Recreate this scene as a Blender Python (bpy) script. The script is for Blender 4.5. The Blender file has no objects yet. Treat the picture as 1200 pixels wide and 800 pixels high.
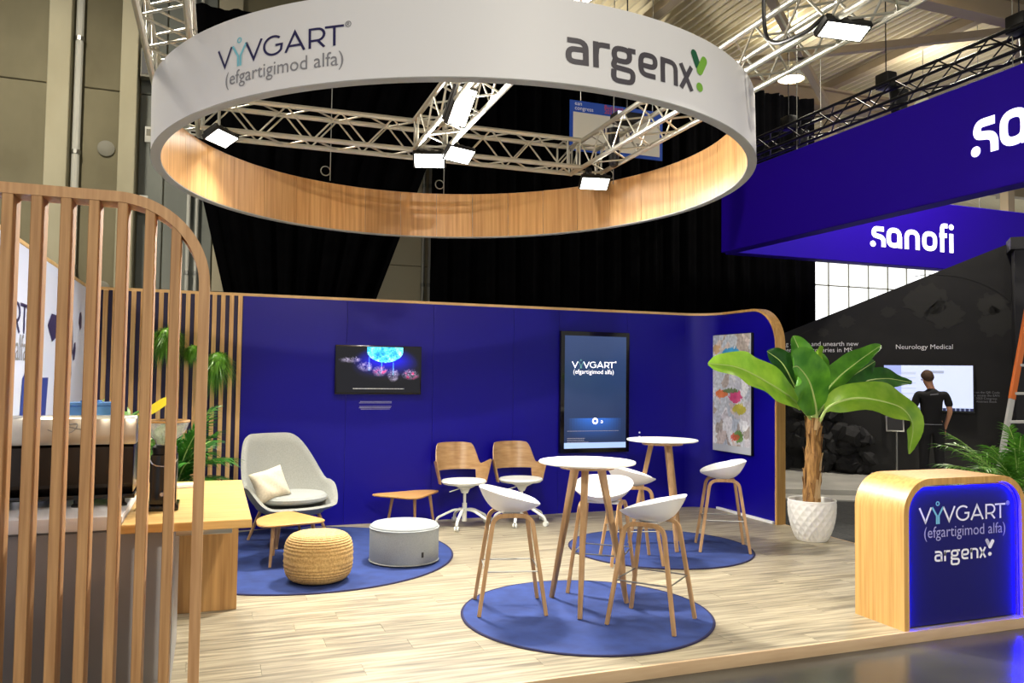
import bpy, bmesh, math, random
from mathutils import Vector, Matrix, noise
random.seed(7)
PI = math.pi
sc = bpy.context.scene
col = sc.collection

# ------------------------------------------------------------------ camera, world, exposure
YAW, PITCH, ROLL = math.radians(20.4), math.atan(40/940.0), math.radians(0.73)
fw = Vector((math.sin(YAW)*math.cos(PITCH), math.cos(YAW)*math.cos(PITCH), math.sin(PITCH)))
r0 = Vector((math.cos(YAW), -math.sin(YAW), 0)); u0 = r0.cross(fw)
cr = r0*math.cos(ROLL) + u0*math.sin(ROLL); cu = u0*math.cos(ROLL) - r0*math.sin(ROLL)
cam = bpy.data.objects.new('camera', bpy.data.cameras.new('camera')); col.objects.link(cam)
cam.matrix_world = Matrix(((cr.x, cu.x, -fw.x, 0), (cr.y, cu.y, -fw.y, 0), (cr.z, cu.z, -fw.z, 1.68), (0, 0, 0, 1)))
cam.data.sensor_width = 36; cam.data.lens = 940/1200*36; cam.data.clip_end = 200
sc.camera = cam
w = bpy.data.worlds.new('world'); sc.world = w; w.use_nodes = True
w.node_tree.nodes['Background'].inputs[0].default_value = (1.0, 0.985, 0.96, 1)
w.node_tree.nodes['Background'].inputs[1].default_value = 0.6
sc.view_settings.view_transform = 'Standard'; sc.view_settings.look = 'None'
sc.view_settings.gamma = 1; sc.view_settings.use_curve_mapping = False
sc.view_settings.exposure = 0.0
FLOOD = 45.0      # watts of one stand floodlight
HALL = 480.0      # watts of one hall dome lamp

# ------------------------------------------------------------------ materials
def s2l(c): return tuple((x/255/12.92 if x/255 <= .04045 else ((x/255+.055)/1.055)**2.4) for x in c)
def hexc(r, g, b): return s2l((r, g, b)) + (1,)
M = {}
def mat(name, c, rough=.5, metal=0, **k):
    m = bpy.data.materials.new(name); m.use_nodes = True
    b = m.node_tree.nodes['Principled BSDF']
    b.inputs['Base Color'].default_value = hexc(*c); b.inputs['Roughness'].default_value = rough; b.inputs['Metallic'].default_value = metal
    for a, v in k.items(): b.inputs[a.replace('_', ' ')].default_value = v
    M[name] = m; return m
def nodes(m): return m.node_tree.nodes, m.node_tree.links, m.node_tree.nodes['Principled BSDF']
def vary(name, c1, c2, scale=(1, 1, 1), ns=4, rough=.5, lo=.3, hi=.7, bump=0, rnd=True, detail=4, tint=0, metal=0):
    """two-tone noise material in object space, per-object random offset"""
    m = mat(name, c1, rough, metal); N, L, b = nodes(m)
    tc = N.new('ShaderNodeTexCoord'); mp = N.new('ShaderNodeMapping'); mp.inputs['Scale'].default_value = scale
    L.new(tc.outputs['Object'], mp.inputs[0])
    src = mp.outputs[0]
    oi = N.new('ShaderNodeObjectInfo')
    if rnd:
        mu = N.new('ShaderNodeVectorMath'); mu.operation = 'SCALE'; mu.inputs[0].default_value = (37, 53, 71)
        L.new(oi.outputs['Random'], mu.inputs['Scale'])
        ad = N.new('ShaderNodeVectorMath'); L.new(src, ad.inputs[0]); L.new(mu.outputs[0], ad.inputs[1]); src = ad.outputs[0]
    no = N.new('ShaderNodeTexNoise'); no.inputs['Scale'].default_value = ns; no.inputs['Detail'].default_value = detail
    L.new(src, no.inputs['Vector'])
    rp = N.new('ShaderNodeValToRGB'); rp.color_ramp.elements[0].position = lo; rp.color_ramp.elements[1].position = hi
    rp.color_ramp.elements[0].color = hexc(*c1); rp.color_ramp.elements[1].color = hexc(*c2)
    L.new(no.outputs['Fac'], rp.inputs[0])
    out = rp.outputs[0]
    if tint:
        hs = N.new('ShaderNodeHueSaturation'); mr = N.new('ShaderNodeMapRange')
        mr.inputs['To Min'].default_value = 1-tint; mr.inputs['To Max'].default_value = 1+tint
        L.new(oi.outputs['Random'], mr.inputs[0]); L.new(mr.outputs[0], hs.inputs['Value']); L.new(out, hs.inputs['Color']); out = hs.outputs[0]
    L.new(out, b.inputs['Base Color'])
    if bump:
        bu = N.new('ShaderNodeBump'); bu.inputs['Strength'].default_value = bump; bu.inputs['Distance'].default_value = .01
        L.new(no.outputs['Fac'], bu.inputs['Height']); L.new(bu.outputs[0], b.inputs['Normal'])
    return m
def emit(name, c, s):
    m = mat(name, c, .4); b = nodes(m)[2]
    b.inputs['Emission Color'].default_value = hexc(*c); b.inputs['Emission Strength'].default_value = s; return m
def picture(name, s):
    """colours stored on the mesh of a screen or a print"""
    m = mat(name, (20, 20, 20), .15 if s else .45); N, L, b = nodes(m)
    a = N.new('ShaderNodeVertexColor'); a.layer_name = 'picture'
    L.new(a.outputs[0], b.inputs['Base Color'])
    if s: L.new(a.outputs[0], b.inputs['Emission Color']); b.inputs['Emission Strength'].default_value = s
    return m
def leafmat(name, c1, c2, t=.25, rough=.35):
    m = vary(name, c1, c2, (1, 1, 1), 6, rough, tint=.12); N, L, b = nodes(m)
    tr = N.new('ShaderNodeBsdfTranslucent'); mx = N.new('ShaderNodeMixShader'); mx.inputs[0].default_value = t
    L.new(b.inputs['Base Color'].links[0].from_socket, tr.inputs[0])
    o = N['Material Output']; L.new(b.outputs[0], mx.inputs[1]); L.new(tr.outputs[0], mx.inputs[2]); L.new(mx.outputs[0], o.inputs[0]); return m

vary('oak_vertical', (184, 138, 92), (210, 166, 118), (14, 14, .7), 3, .5, tint=.05)
vary('oak_slat', (166, 122, 78), (196, 152, 102), (20, 20, .8), 3, .5, tint=.05)
vary('oak_light', (196, 150, 92), (226, 186, 126), (16, 16, .6), 3, .45, tint=.04)
vary('oak_top', (204, 160, 88), (228, 190, 122), (1.2, 16, 16), 2.2, .35, tint=.02)
vary('oak_counter', (184, 137, 72), (212, 168, 100), (16, 16, .5), 2.5, .4)
vary('oak_panel', (150, 108, 58), (190, 146, 88), (14, 14, .5), 2.5, .45)
vary('oak_cap', (205, 165, 105), (226, 190, 132), (1, 1, 6), 3, .45)
vary('oak_leg', (166, 128, 84), (194, 156, 110), (14, 14, 1), 3, .45, tint=.05)
vary('oak_table', (178, 130, 66), (208, 160, 92), (2, 14, 14), 3, .35, tint=.03)
vary('oak_shell', (148, 112, 72), (178, 142, 98), (3, 3, 16), 2, .35, tint=.02)
vary('veneer', (182, 132, 76), (216, 168, 108), (16, 16, .6), 2, .4, tint=.09)
vary('plank', (102, 93, 75), (174, 163, 136), (.8, 13, 4), 2.4, .4, .28, .66, tint=.07, detail=7)
vary('plank_base', (120, 105, 80), (140, 125, 95), rough=.7)
vary('edge_trim', (190, 160, 125), (205, 178, 142), (1, 8, 8), 3, .45)
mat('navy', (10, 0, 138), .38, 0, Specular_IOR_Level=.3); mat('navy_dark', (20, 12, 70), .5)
mat('white_print', (214, 222, 246), .45); mat('white_paint', (238, 238, 240), .35)
mat('ring_white', (236, 236, 238), .5); mat('ring_rim', (170, 172, 170), .5)
mat('stool_white', (240, 240, 240), .3); mat('chair_white', (225, 228, 222), .35); mat('table_white', (246, 244, 236), .25)
mat('steel', (165, 165, 158), .4, 1); mat('truss_metal', (205, 203, 190), .35, .7); mat('chrome', (210, 210, 212), .12, 1)
mat('black_metal', (16, 16, 17), .4); mat('black_gloss', (8, 8, 9), .12); mat('black_truss', (14, 14, 16), .5)
mat('stainless', (200, 195, 180), .3, .9); mat('polished_black', (52, 46, 40), .25, .8)
mat('cabinet_front', (150, 150, 152), .35); mat('worktop', (236, 238, 240), .3)
vary('drape', (0, 0, 1), (3, 3, 4), rough=1)
M['drape'].node_tree.nodes['Principled BSDF'].inputs['Specular IOR Level'].default_value = .05
vary('concrete', (112, 106, 82), (132, 126, 100), (1, 1, .6), 1.4, .85, bump=.1)
vary('concrete_light', (158, 152, 126), (178, 172, 146), (1, 1, .5), 1.2, .85)
vary('concrete_blue', (112, 116, 110), (134, 138, 130), (1, 1, .5), 1.2, .85)
mat('wall_beige', (176, 168, 142), .8); mat('pipe_white', (190, 190, 180), .5); mat('grey_plastic', (120, 118, 104), .6)
vary('hall_floor', (50, 50, 46), (74, 73, 67), (1, 1, 1), 1.6, .22, detail=8)
vary('carpet_tile', (40, 41, 42), (60, 61, 60), (1, 1, 1), 30, .95, tint=.12)
vary('pale_floor', (150, 148, 142), (176, 174, 166), (1, 1, 1), 2, .6)
mat('steel_beam', (178, 162, 134), .7); mat('deck', (232, 222, 190), .7)
vary('rug_blue', (27, 45, 98), (37, 59, 120), (1, 1, 1), 7, .95, tint=.04, bump=.15)
mat('rug_edge', (18, 16, 60), .9)
vary('grey_felt', (140, 145, 146), (158, 163, 162), (1, 1, 1), 160, .95, bump=.2)
vary('grey_fabric', (138, 139, 132), (156, 157, 149), (1, 1, 1), 120, .95, bump=.15)
vary('seat_fabric', (146, 149, 144), (162, 165, 159), (1, 1, 1), 120, .95)
vary('linen', (196, 188, 164), (214, 206, 182), (1, 1, 1), 60, .9)
vary('jute', (168, 134, 82), (206, 172, 114), (1, 1, 1), 60, .9, bump=.5)
mat('sanofi_violet', (42, 0, 185), .6, 0, Specular_IOR_Level=.2)
mat('logo_white', (250, 250, 252), .5); mat('logo_navy', (32, 26, 84), .5); mat('logo_teal', (130, 205, 222), .5)
mat('logo_grey', (140, 140, 146), .5); mat('logo_dark', (74, 70, 78), .5); mat('logo_green', (20, 96, 62), .5); mat('logo_lime', (126, 186, 60), .5)
mat('logo_blue', (36, 62, 150), .5); mat('logo_lilac', (170, 168, 214), .5); mat('logo_soft', (196, 196, 214), .5); mat('logo_red', (214, 70, 60), .5)
emit('glow_logo', (255, 250, 255), 1.3)
emit('flood_face', (255, 252, 240), 14); emit('lamp_warm', (255, 244, 225), 5); emit('led_blue', (0, 0, 255), 170); mat('navy_panel', (8, 4, 96), .4); emit('window_light', (250, 253, 255), 1.6)
emit('glow_white', (226, 232, 250), .9)
vary('dark_graphic', (22, 22, 21), (34, 34, 31), (1, 1, 1), .9, .7, .48, .75, rnd=False, detail=8)
mat('graphic_pale', (44, 44, 41), .8)
vary('rock', (6, 6, 7), (16, 16, 17), (1, 1, 1), 9, .8, bump=.4, tint=.2)
mat('skin', (206, 150, 118), .55); mat('hair', (74, 52, 34), .8); mat('shirt_black', (16, 16, 18), .85); mat('trousers_black', (20, 20, 23), .85)
mat('pot_white', (238, 236, 228), .45); vary('soil', (50, 38, 28), (80, 62, 44), ns=30, rough=.95)
vary('trunk', (92, 58, 24), (186, 140, 78), (9, 9, 1.2), 5, .8, bump=.5); vary('bark_pale', (176, 136, 84), (214, 186, 140), (6, 6, 1), 5, .8)
leafmat('banana_green', (58, 122, 30), (104, 168, 46)); leafmat('banana_light', (120, 176, 40), (164, 206, 66)); leafmat('banana_dark', (34, 84, 34), (60, 116, 44))
mat('midrib', (190, 214, 130), .5); leafmat('palm_green', (64, 130, 36), (126, 180, 74), .2); leafmat('palm_dark', (34, 92, 28), (76, 140, 46), .2)
leafmat('grass_green', (70, 130, 30), (128, 184, 58), .2); leafmat('palm_yellow', (236, 210, 40), (250, 232, 70), .2); leafmat('pale_leaf', (196, 216, 178), (226, 236, 210), .2)
mat('glass', (238, 242, 240), .05, 0, Transmission_Weight=.82, IOR=1.3)
mat('blue_plastic', (110, 165, 230), .12, 0, Transmission_Weight=.3, IOR=1.2)
mat('orange_paint', (232, 120, 50), .5); mat('ladder_grey', (200, 198, 196), .5); mat('red_paint', (190, 40, 34), .5); mat('acrylic', (90, 92, 92), .1)
mat('sign_blue', (24, 80, 190), .5); mat('sign_cream', (226, 222, 206), .6); mat('plate_black', (24, 24, 26), .5)
picture('screen_picture', 1.0); picture('print_picture', 0)

# ------------------------------------------------------------------ helpers
class MB:
    def __init__(s): s.v = []; s.f = []
    def add(s, v, f):
        o = len(s.v); s.v += [tuple(p) for p in v]; s.f += [tuple(i+o for i in q) for q in f]; return s
    def box(s, x0, x1, y0, y1, z0, z1):
        return s.add([(x, y, z) for x in (x0, x1) for y in (y0, y1) for z in (z0, z1)],
                     [(0, 1, 3, 2), (4, 6, 7, 5), (0, 4, 5, 1), (2, 3, 7, 6), (0, 2, 6, 4), (1, 5, 7, 3)])
    def obox(s, c, size, rot):
        b = MB().box(-size[0]/2, size[0]/2, -size[1]/2, size[1]/2, -size[2]/2, size[2]/2); c = Vector(c)
        return s.add([c + rot @ Vector(p) for p in b.v], b.f)
    def tube(s, pts, r, n=8, cap=True, closed=False):
        pts = [Vector(p) for p in pts]; R = r if isinstance(r, (list, tuple)) else [r]*len(pts)
        m = len(pts); up = None; vs = []
        for i, p in enumerate(pts):
            a = pts[(i-1) % m] if closed or i else p; b = pts[(i+1) % m] if closed or i < m-1 else p
            t = (b-a).normalized()
            if up is None: up = t.cross(Vector((0, 0, 1)) if abs(t.z) < .9 else Vector((1, 0, 0))).normalized()
            up = (up - t*up.dot(t)).normalized(); bn = t.cross(up)
            for k in range(n):
                q = 2*PI*k/n; vs.append(p + (up*math.cos(q)+bn*math.sin(q))*R[i])
        fs = []
        for i in range(m if closed else m-1):
            j = (i+1) % m
            for k in range(n): fs.append((i*n+k, i*n+(k+1) % n, j*n+(k+1) % n, j*n+k))
        if cap and not closed: fs.append(tuple(range(n))[::-1]); fs.append(tuple((m-1)*n+k for k in range(n)))
        return s.add(vs, fs)
    def sweep(s, pts, wv, w, h, cap=True):
        """rectangular section: width w along wv (vector or list), height h across it"""
        pts = [Vector(p) for p in pts]; m = len(pts); vs = []
        W = wv if isinstance(wv, list) else [wv]*m
        ws = w if isinstance(w, list) else [w]*m; hs = h if isinstance(h, list) else [h]*m
        for i, p in enumerate(pts):
            t = (pts[min(i+1, m-1)] - pts[max(i-1, 0)]).normalized(); a = Vector(W[i]); a = (a - t*a.dot(t)).normalized(); b = t.cross(a)
            for k, l in ((-1, -1), (1, -1), (1, 1), (-1, 1)): vs.append(p + a*k*ws[i]/2 + b*l*hs[i]/2)
        fs = [(i*4+k, i*4+(k+1) % 4, i*4+4+(k+1) % 4, i*4+4+k) for i in range(m-1) for k in range(4)]
        if cap: fs += [(3, 2, 1, 0), tuple(m*4-4+k for k in range(4))]
        return s.add(vs, fs)
    def lathe(s, prof, n=32, c=(0, 0, 0), sx=1, sy=1, cap=True):
        vs = []; m = len(prof)
        for r, z in prof:
            for k in range(n): q = 2*PI*k/n; vs.append((c[0]+r*sx*math.cos(q), c[1]+r*sy*math.sin(q), c[2]+z))
        fs = [(i*n+k, i*n+(k+1) % n, (i+1)*n+(k+1) % n, (i+1)*n+k) for i in range(m-1) for k in range(n)]
        if prof[0] == prof[-1]: cap = False
        if cap and prof[0][0] > 1e-4: fs.append(tuple(range(n))[::-1])
        if cap and prof[-1][0] > 1e-4: fs.append(tuple((m-1)*n+k for k in range(n)))
        return s.add(vs, fs)
    def prism(s, poly, a, b, fn):
        n = len(poly); vs = [fn(u, v, a) for u, v in poly] + [fn(u, v, b) for u, v in poly]
        return s.add(vs, [tuple(range(n))[::-1], tuple(range(n, 2*n))] + [(k, (k+1) % n, n+(k+1) % n, n+k) for k in range(n)])
    def grid(s, nu, nv, fn, cu=False, cv=False):
        vs = [fn(i/(nu if cu else nu-1), j/(nv if cv else nv-1)) for i in range(nu) for j in range(nv)]; fs = []
        for i in range(nu if cu else nu-1):
            for j in range(nv if cv else nv-1):
                i2 = (i+1) % nu; j2 = (j+1) % nv; fs.append((i*nv+j, i2*nv+j, i2*nv+j2, i*nv+j2))
        return s.add(vs, fs)
    def move(s, mtx): s.v = [tuple(mtx @ Vector(p)) for p in s.v]; return s
    def mesh(s, name, m, bevel=0, seg=2, smooth=35, weld=False):
        me = bpy.data.meshes.new(name); me.from_pydata(s.v, [], s.f)
        b = bmesh.new(); b.from_mesh(me)
        if weld: bmesh.ops.remove_doubles(b, verts=b.verts, dist=1e-5)
        if not getattr(s, 'keep', False): bmesh.ops.recalc_face_normals(b, faces=b.faces)
        if bevel:
            es = [e for e in b.edges if len(e.link_faces) == 2 and e.calc_face_angle(0) > .6]
            bmesh.ops.bevel(b, geom=es, offset=bevel, segments=seg, affect='EDGES', profile=.6, clamp_overlap=True)
        b.to_mesh(me); b.free()
        me.materials.append(M[m])
        if smooth:
            me.polygons.foreach_set('use_smooth', [True]*len(me.polygons)); me.set_sharp_from_angle(angle=math.radians(smooth))
        return me
    def build(s, name, m, parent=None, bevel=0, seg=2, smooth=35, loc=(0, 0, 0), rot=(0, 0, 0), weld=False):
        return put(name, s.mesh(name, m, bevel, seg, smooth, weld), parent, loc, rot)
def put(name, me, parent=None, loc=(0, 0, 0), rot=(0, 0, 0)):
    o = bpy.data.objects.new(name, me); col.objects.link(o); o.location = loc; o.rotation_euler = rot
    if parent: o.parent = parent
    return o
def tag(o, label, cat, group=None):
    o['label'] = label; o['category'] = cat
    if group: o['group'] = group
    return o
def thing(name, label, cat, loc=(0, 0, 0), rz=0, group=None):
    o = put(name, None, None, loc, (0, 0, rz)); return tag(o, label, cat, group)
def struct(o): o['kind'] = 'structure'; return o
def stuff(o): o['kind'] = 'stuff'; return o
KIDS = {}
def copy_tree(o, loc, rz, label, parent=None):
    c = o.copy(); col.objects.link(c)
    if parent: c.parent = parent
    else: c.location = loc; c.rotation_euler = (0, 0, rz); c['label'] = label
    for ch in kids(o): copy_tree(ch, None, None, None, c)
    return c
def kids(o): return [x for x in list(col.objects) if x.parent == o]
def catmull(P, n):
    P = [Vector(p) for p in P]; P = [P[0]*2-P[1]] + P + [P[-1]*2-P[-2]]; out = []; m = len(P)-3
    for i in range(n):
        t = i/(n-1)*m; k = min(int(t), m-1); t -= k; a, b, c, d = P[k:k+4]
        out.append(.5*((2*b)+(c-a)*t+(2*a-5*b+4*c-d)*t*t+(3*b-a-3*c+d)*t**3))
    return out
def rounded(P, r, seg=6, closed=False):
    """polyline with rounded corners (2-D or 3-D)"""
    P = [Vector(p) for p in P]; n = len(P); out = []
    for i, p in enumerate(P):
        if not closed and i in (0, n-1): out.append(p); continue
        a = P[i-1]-p; b = P[(i+1) % n]-p; d = min(r, a.length*.49, b.length*.49)
        A = p+a.normalized()*d; B = p+b.normalized()*d
        for k in range(seg+1): t = k/seg; out.append(A*(1-t)**2+p*2*t*(1-t)+B*t*t)
    return out
def arc(cx, cy, rx, ry, a0, a1, n=16): return [(cx+rx*math.cos(math.radians(a0+(a1-a0)*k/n)), cy+ry*math.sin(math.radians(a0+(a1-a0)*k/n))) for k in range(n+1)]

# --- lettering: strokes in em units (cap height 1) and outline text, laid on any surface by fn(u, v)
def ribbon(mb, pts, wd, fn, closed=False, step=.06):
    P = [Vector((p[0], p[1])) for p in pts]; Q = []
    n = len(P)
    for i in range(n if closed else n-1):
        a, b = P[i], P[(i+1) % n]; k = max(1, int((b-a).length/step))
        Q += [a.lerp(b, j/k) for j in range(k)]
    if not closed: Q.append(P[-1])
    m = len(Q); vs = []
    for i, p in enumerate(Q):
        a = (p-Q[i-1]) if (i or closed) else (Q[1]-p); b = (Q[(i+1) % m]-p) if (i < m-1 or closed) else a
        if a.length < 1e-7: a = b
        if b.length < 1e-7: b = a
        a = a.normalized(); b = b.normalized(); t = a+b
        t = t.normalized() if t.length > 1e-4 else a
        nn = Vector((-t.y, t.x)); s = wd/2/max(.35, nn.dot(Vector((-a.y, a.x))))
        for k in (1, -1): q = p+nn*s*k; vs.append(fn(q.x, q.y))
    fs = [(2*i, 2*i+1, 2*((i+1) % m)+1, 2*((i+1) % m)) for i in range(m if closed else m-1)]
    mb.keep = True; mb.add(vs, fs); return mb
def disc(mb, cx, cy, r, fn, n=20):
    mb.keep = True; mb.add([fn(cx+r*math.cos(2*PI*k/n), cy+r*math.sin(2*PI*k/n)) for k in range(n)], [tuple(range(n))[::-1]])
def capsule(mb, a, b, r, fn):
    a, b = Vector(a), Vector(b); t = (b-a).normalized(); q = math.atan2(t.y, t.x); n = 10
    pts = [(b.x+r*math.cos(q-PI/2+PI*k/n), b.y+r*math.sin(q-PI/2+PI*k/n)) for k in range(n+1)] + [(a.x+r*math.cos(q+PI/2+PI*k/n), a.y+r*math.sin(q+PI/2+PI*k/n)) for k in range(n+1)]
    mb.keep = True; mb.add([fn(*p) for p in pts], [tuple(range(len(pts)))[::-1]])
def word_mark(fn0, parent, m_main, m_y, m_reg, wd=.11, reg=True, vs=.78):
    """V Y V G A R T, about 6 wide; every letter a part"""
    fn = lambda u, v, e=0: fn0(u, v*vs, e)
    def L(*strokes, m=m_main, nm='letter', w_=wd):
        a = MB()
        for p in strokes: ribbon(a, p, w_, fn)
        return a.build(nm, m, parent, smooth=0)
    L([(0, 1), (.4, .04), (.8, 1)]); L([(1.62, 1), (2.02, .04), (2.42, 1)])
    L([(.86, 1), (1.17, .42), (1.17, -.12)], m=m_y); L([(1.62, 1), (1.31, .42), (1.31, -.12)], m=m_y)
    y = MB(); ribbon(y, arc(1.24, 1.22, .1, .12, 0, 360, 16)[:-1], wd*.6, fn, True); y.build('letter_dot', m_y, parent, smooth=0)
    L(arc(3.0, .5, .45, .46, 48, 325, 22)+[(3.4, .5), (3.1, .5)])
    L([(3.58, 0), (4.0, .97), (4.42, 0)], [(3.74, .3), (4.26, .3)])
    L([(4.66, 0), (4.66, .95), (4.95, .95)]+arc(4.98, .66, .29, .29, 90, -90, 10)+[(4.66, .37)], [(5.0, .37), (5.28, 0)])
    L([(5.3, .95), (6.08, .95)], [(5.69, .95), (5.69, 0)])
    if reg:
        r = MB(); ribbon(r, arc(6.25, 1.0, .11, .14, 0, 360, 16)[:-1], .03, fn, True)
        ribbon(r, [(6.21, .92), (6.21, 1.08), (6.27, 1.08), (6.28, 1.0), (6.21, 1.0), (6.29, .92)], .025, fn); stuff(r.build('registered_mark', m_reg, parent, smooth=0))
def argenx_mark(fn0, parent, m_main, m_l, m_r, wd=.19, vs=.85):
    """lower case word, about 5.2 wide, with its tick-and-dot emblem; every letter a part"""
    h = wd/2; fn = lambda u, v, e=0: fn0(u, v*vs, e)
    def L(*strokes):
        a = MB()
        for q in strokes: c = len(q) > 2 and q[2]; ribbon(a, rounded(q[0], q[1], 5, c), wd, fn, c)
        a.build('letter', m_main, parent, smooth=0)
    L(([(.08, 1-h), (.72, 1-h), (.72, 0)], .3), ([(.72, .58), (.02+h, .58), (.02+h, h), (.72, h)], .22))
    L(([(1.08, 0), (1.08, 1)], .1), ([(1.08, .5), (1.12, 1-h), (1.6, 1-h)], .35))
    L(([(1.76, 1-h), (2.36, 1-h), (2.36, .42), (1.76, .42)], .24, True), ([(2.3, 1-h), (2.6, 1-h)], .1), ([(1.8, .45), (1.7, .16), (2.5, .1), (2.46, -.36), (1.72, -.36), (1.74, .06)], .2))
    L(([(2.82, .46), (3.44, .46), (3.44, 1-h), (2.82, 1-h), (2.82, h), (3.44, h)], .28))
    L(([(3.78, 0), (3.78, 1)], .1), ([(3.78, .6), (3.8, 1-h), (4.4, 1-h), (4.4, 0)], .32))
    L(([(4.66, 1), (5.24, 0)], .1), ([(5.24, 1), (4.66, 0)], .1))
    b = MB(); capsule(b, (5.40, 1.62), (5.62, 1.2), .17, fn); b.build('emblem_leaf', m_l, parent, smooth=0)
    f2 = lambda u, v: fn(u, v, .0008)
    c = MB(); capsule(c, (6.0, 1.5), (5.72, 1.0), .18, f2); c.build('emblem_tick', m_r, parent, smooth=0)
    c = MB(); disc(c, 5.70, .30, .19, fn); c.build('emblem_dot', m_r, parent, smooth=0)
def sanofi_mark(fn, parent, m, wd=.24):
    def L(*strokes, dot=None):
        a = MB()
        for q in strokes: c = len(q) > 2 and q[2]; ribbon(a, rounded(q[0], q[1], 6, c), wd, fn, c)
        a.build('letter', m, parent, smooth=0)
        if dot: d = MB(); disc(d, *dot, fn); d.build('letter_dot', m, parent, smooth=0)
    L(([(.72, .88), (.2, .88), (.14, .56), (.7, .46), (.7, 0)], .24), dot=(.12, .12, .15))
    L(([(.98, .88), (1.58, .88), (1.58, .12), (.98, .12)], .36, True), ([(1.6, .6), (1.6, 0)], .1))
    L(([(1.98, 0), (1.98, .88), (2.6, .88), (2.6, 0)], .36))
    L(([(2.98, .88), (3.6, .88), (3.6, .12), (2.98, .12)], .36, True))
    L(([(4.02, 0), (4.02, 1.36), (4.34, 1.36)], .3), ([(3.86, .86), (4.3, .86)], .1))
    L(([(4.56, 0), (4.56, .98)], .1), dot=(4.56, 1.32, .15))
def text(s, size, fn, name, m, parent, align='CENTER', line=1.0):
    cu_ = bpy.data.curves.new('t', 'FONT'); cu_.body = s; cu_.size = size; cu_.align_x = align; cu_.space_line = line; cu_.resolution_u = 3
    o = bpy.data.objects.new('t', cu_); col.objects.link(o); dg = bpy.context.evaluated_depsgraph_get()
    me = bpy.data.meshes.new_from_object(o.evaluated_get(dg)); bpy.data.objects.remove(o)
    mb = MB(); mb.keep = True; mb.add([fn(v.co.x, v.co.y) for v in me.vertices], [tuple(p.vertices) for p in me.polygons])
    return stuff(mb.build(name, m, parent, smooth=0))
def colour_grid(nx, ny, fn, cf, name, m, parent):
    """flat picture: one colour per cell"""
    mb = MB(); mb.keep = True; mb.grid(nx+1, ny+1, fn); o = mb.build(name, m, parent, smooth=0); me = o.data
    at = me.color_attributes.new('picture', 'FLOAT_COLOR', 'CORNER'); buf = []
    for p in me.polygons:
        i, j = divmod(p.index, ny); c = hexc(*[max(0, min(255, q)) for q in cf((i+.5)/nx, (j+.5)/ny)]); buf += list(c)*4
    at.data.foreach_set('color', buf); return o
def area(name, loc, d, sx, sy, e, c=(1, .965, .90), spread=PI):
    l = bpy.data.lights.new(name, 'AREA'); l.shape = 'RECTANGLE'; l.size = sx; l.size_y = sy; l.energy = e; l.color = c; l.spread = spread
    o = put(name, l, None, loc); o.rotation_euler = Vector(d).to_track_quat('-Z', 'Y').to_euler(); return o

# ------------------------------------------------------------------ setting: floors
HZ = -.075
hf = struct(MB().box(-14, 40, -8, 34, HZ-.2, HZ).build('floor', 'hall_floor', smooth=0))
XL, XR, YF, YB = -1.2, 6.23, 4.16, 9.2
pf = struct(MB().box(XL-.1, XR, YF+.02, YB, HZ, -.012).build('floor', 'plank_base', smooth=0))
plank = MB().box(-.649, .649, -.0895, .0895, -.012, 0).mesh('plank', 'plank', smooth=0)
row = 0; y = YF+.02+.09
while y < YB-.05:
    x = XL-.1 - [.2, .75, .45, 1.0, .1, .6][row % 6]
    while x < XR:
        a, b = max(x, XL-.1), min(x+1.3, XR)
        if b-a > 1.29: put('plank', plank, pf, ((a+b)/2, y, 0))
        elif b-a > .05: MB().box(-(b-a)/2+.001, (b-a)/2-.001, -.0895, .0895, -.012, 0).build('plank', 'plank', pf, smooth=0, loc=((a+b)/2, y, 0))
        x += 1.3
    y += .18; row += 1
struct(MB().box(XL-.1, XR+.02, YF, YF+.02, HZ, .002).build('trim_1', 'edge_trim', bevel=.003))
struct(MB().box(XR, XR+.02, YF+.02, 7.7, HZ, .003).build('trim_2', 'edge_trim', bevel=.003))
# dark carpet walkway right of the stand, laid in tiles, and the pale neighbouring stand floor
cw = struct(MB().box(6.27, 12.6, 4.4, 13.2, HZ, HZ+.004).build('floor', 'carpet_tile', smooth=0))
tile = MB().box(-.248, .248, -.248, .248, 0, .006).mesh('carpet_tile', 'carpet_tile', smooth=0)
for i in range(8):
    for j in range(12):
        cx, cy = 6.53+i*.5, 5.3+j*.5
        if cy < 13.7-.46*cx-.3 and cy < 11: put('carpet_tile', tile, cw, (cx, cy, HZ+.004))
def slab(poly, z0, z1, name, m): return MB().prism(poly, z0, z1, lambda u, v, h: (u, v, h)).build(name, m, smooth=0)
E1 = (7.2, 10.38); E2 = (13.5, 7.48); nrm = Vector((.418, .908))
struct(slab([E1, E2, (16, 12), (9, 15)], HZ, 0.03, 'floor', 'pale_floor'))
struct(slab([(E1[0]-nrm.x*.5, E1[1]-nrm.y*.5), (E2[0]-nrm.x*.5, E2[1]-nrm.y*.5), E2, E1], HZ+.002, HZ+.03, 'trim_3', 'pale_floor'))

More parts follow.
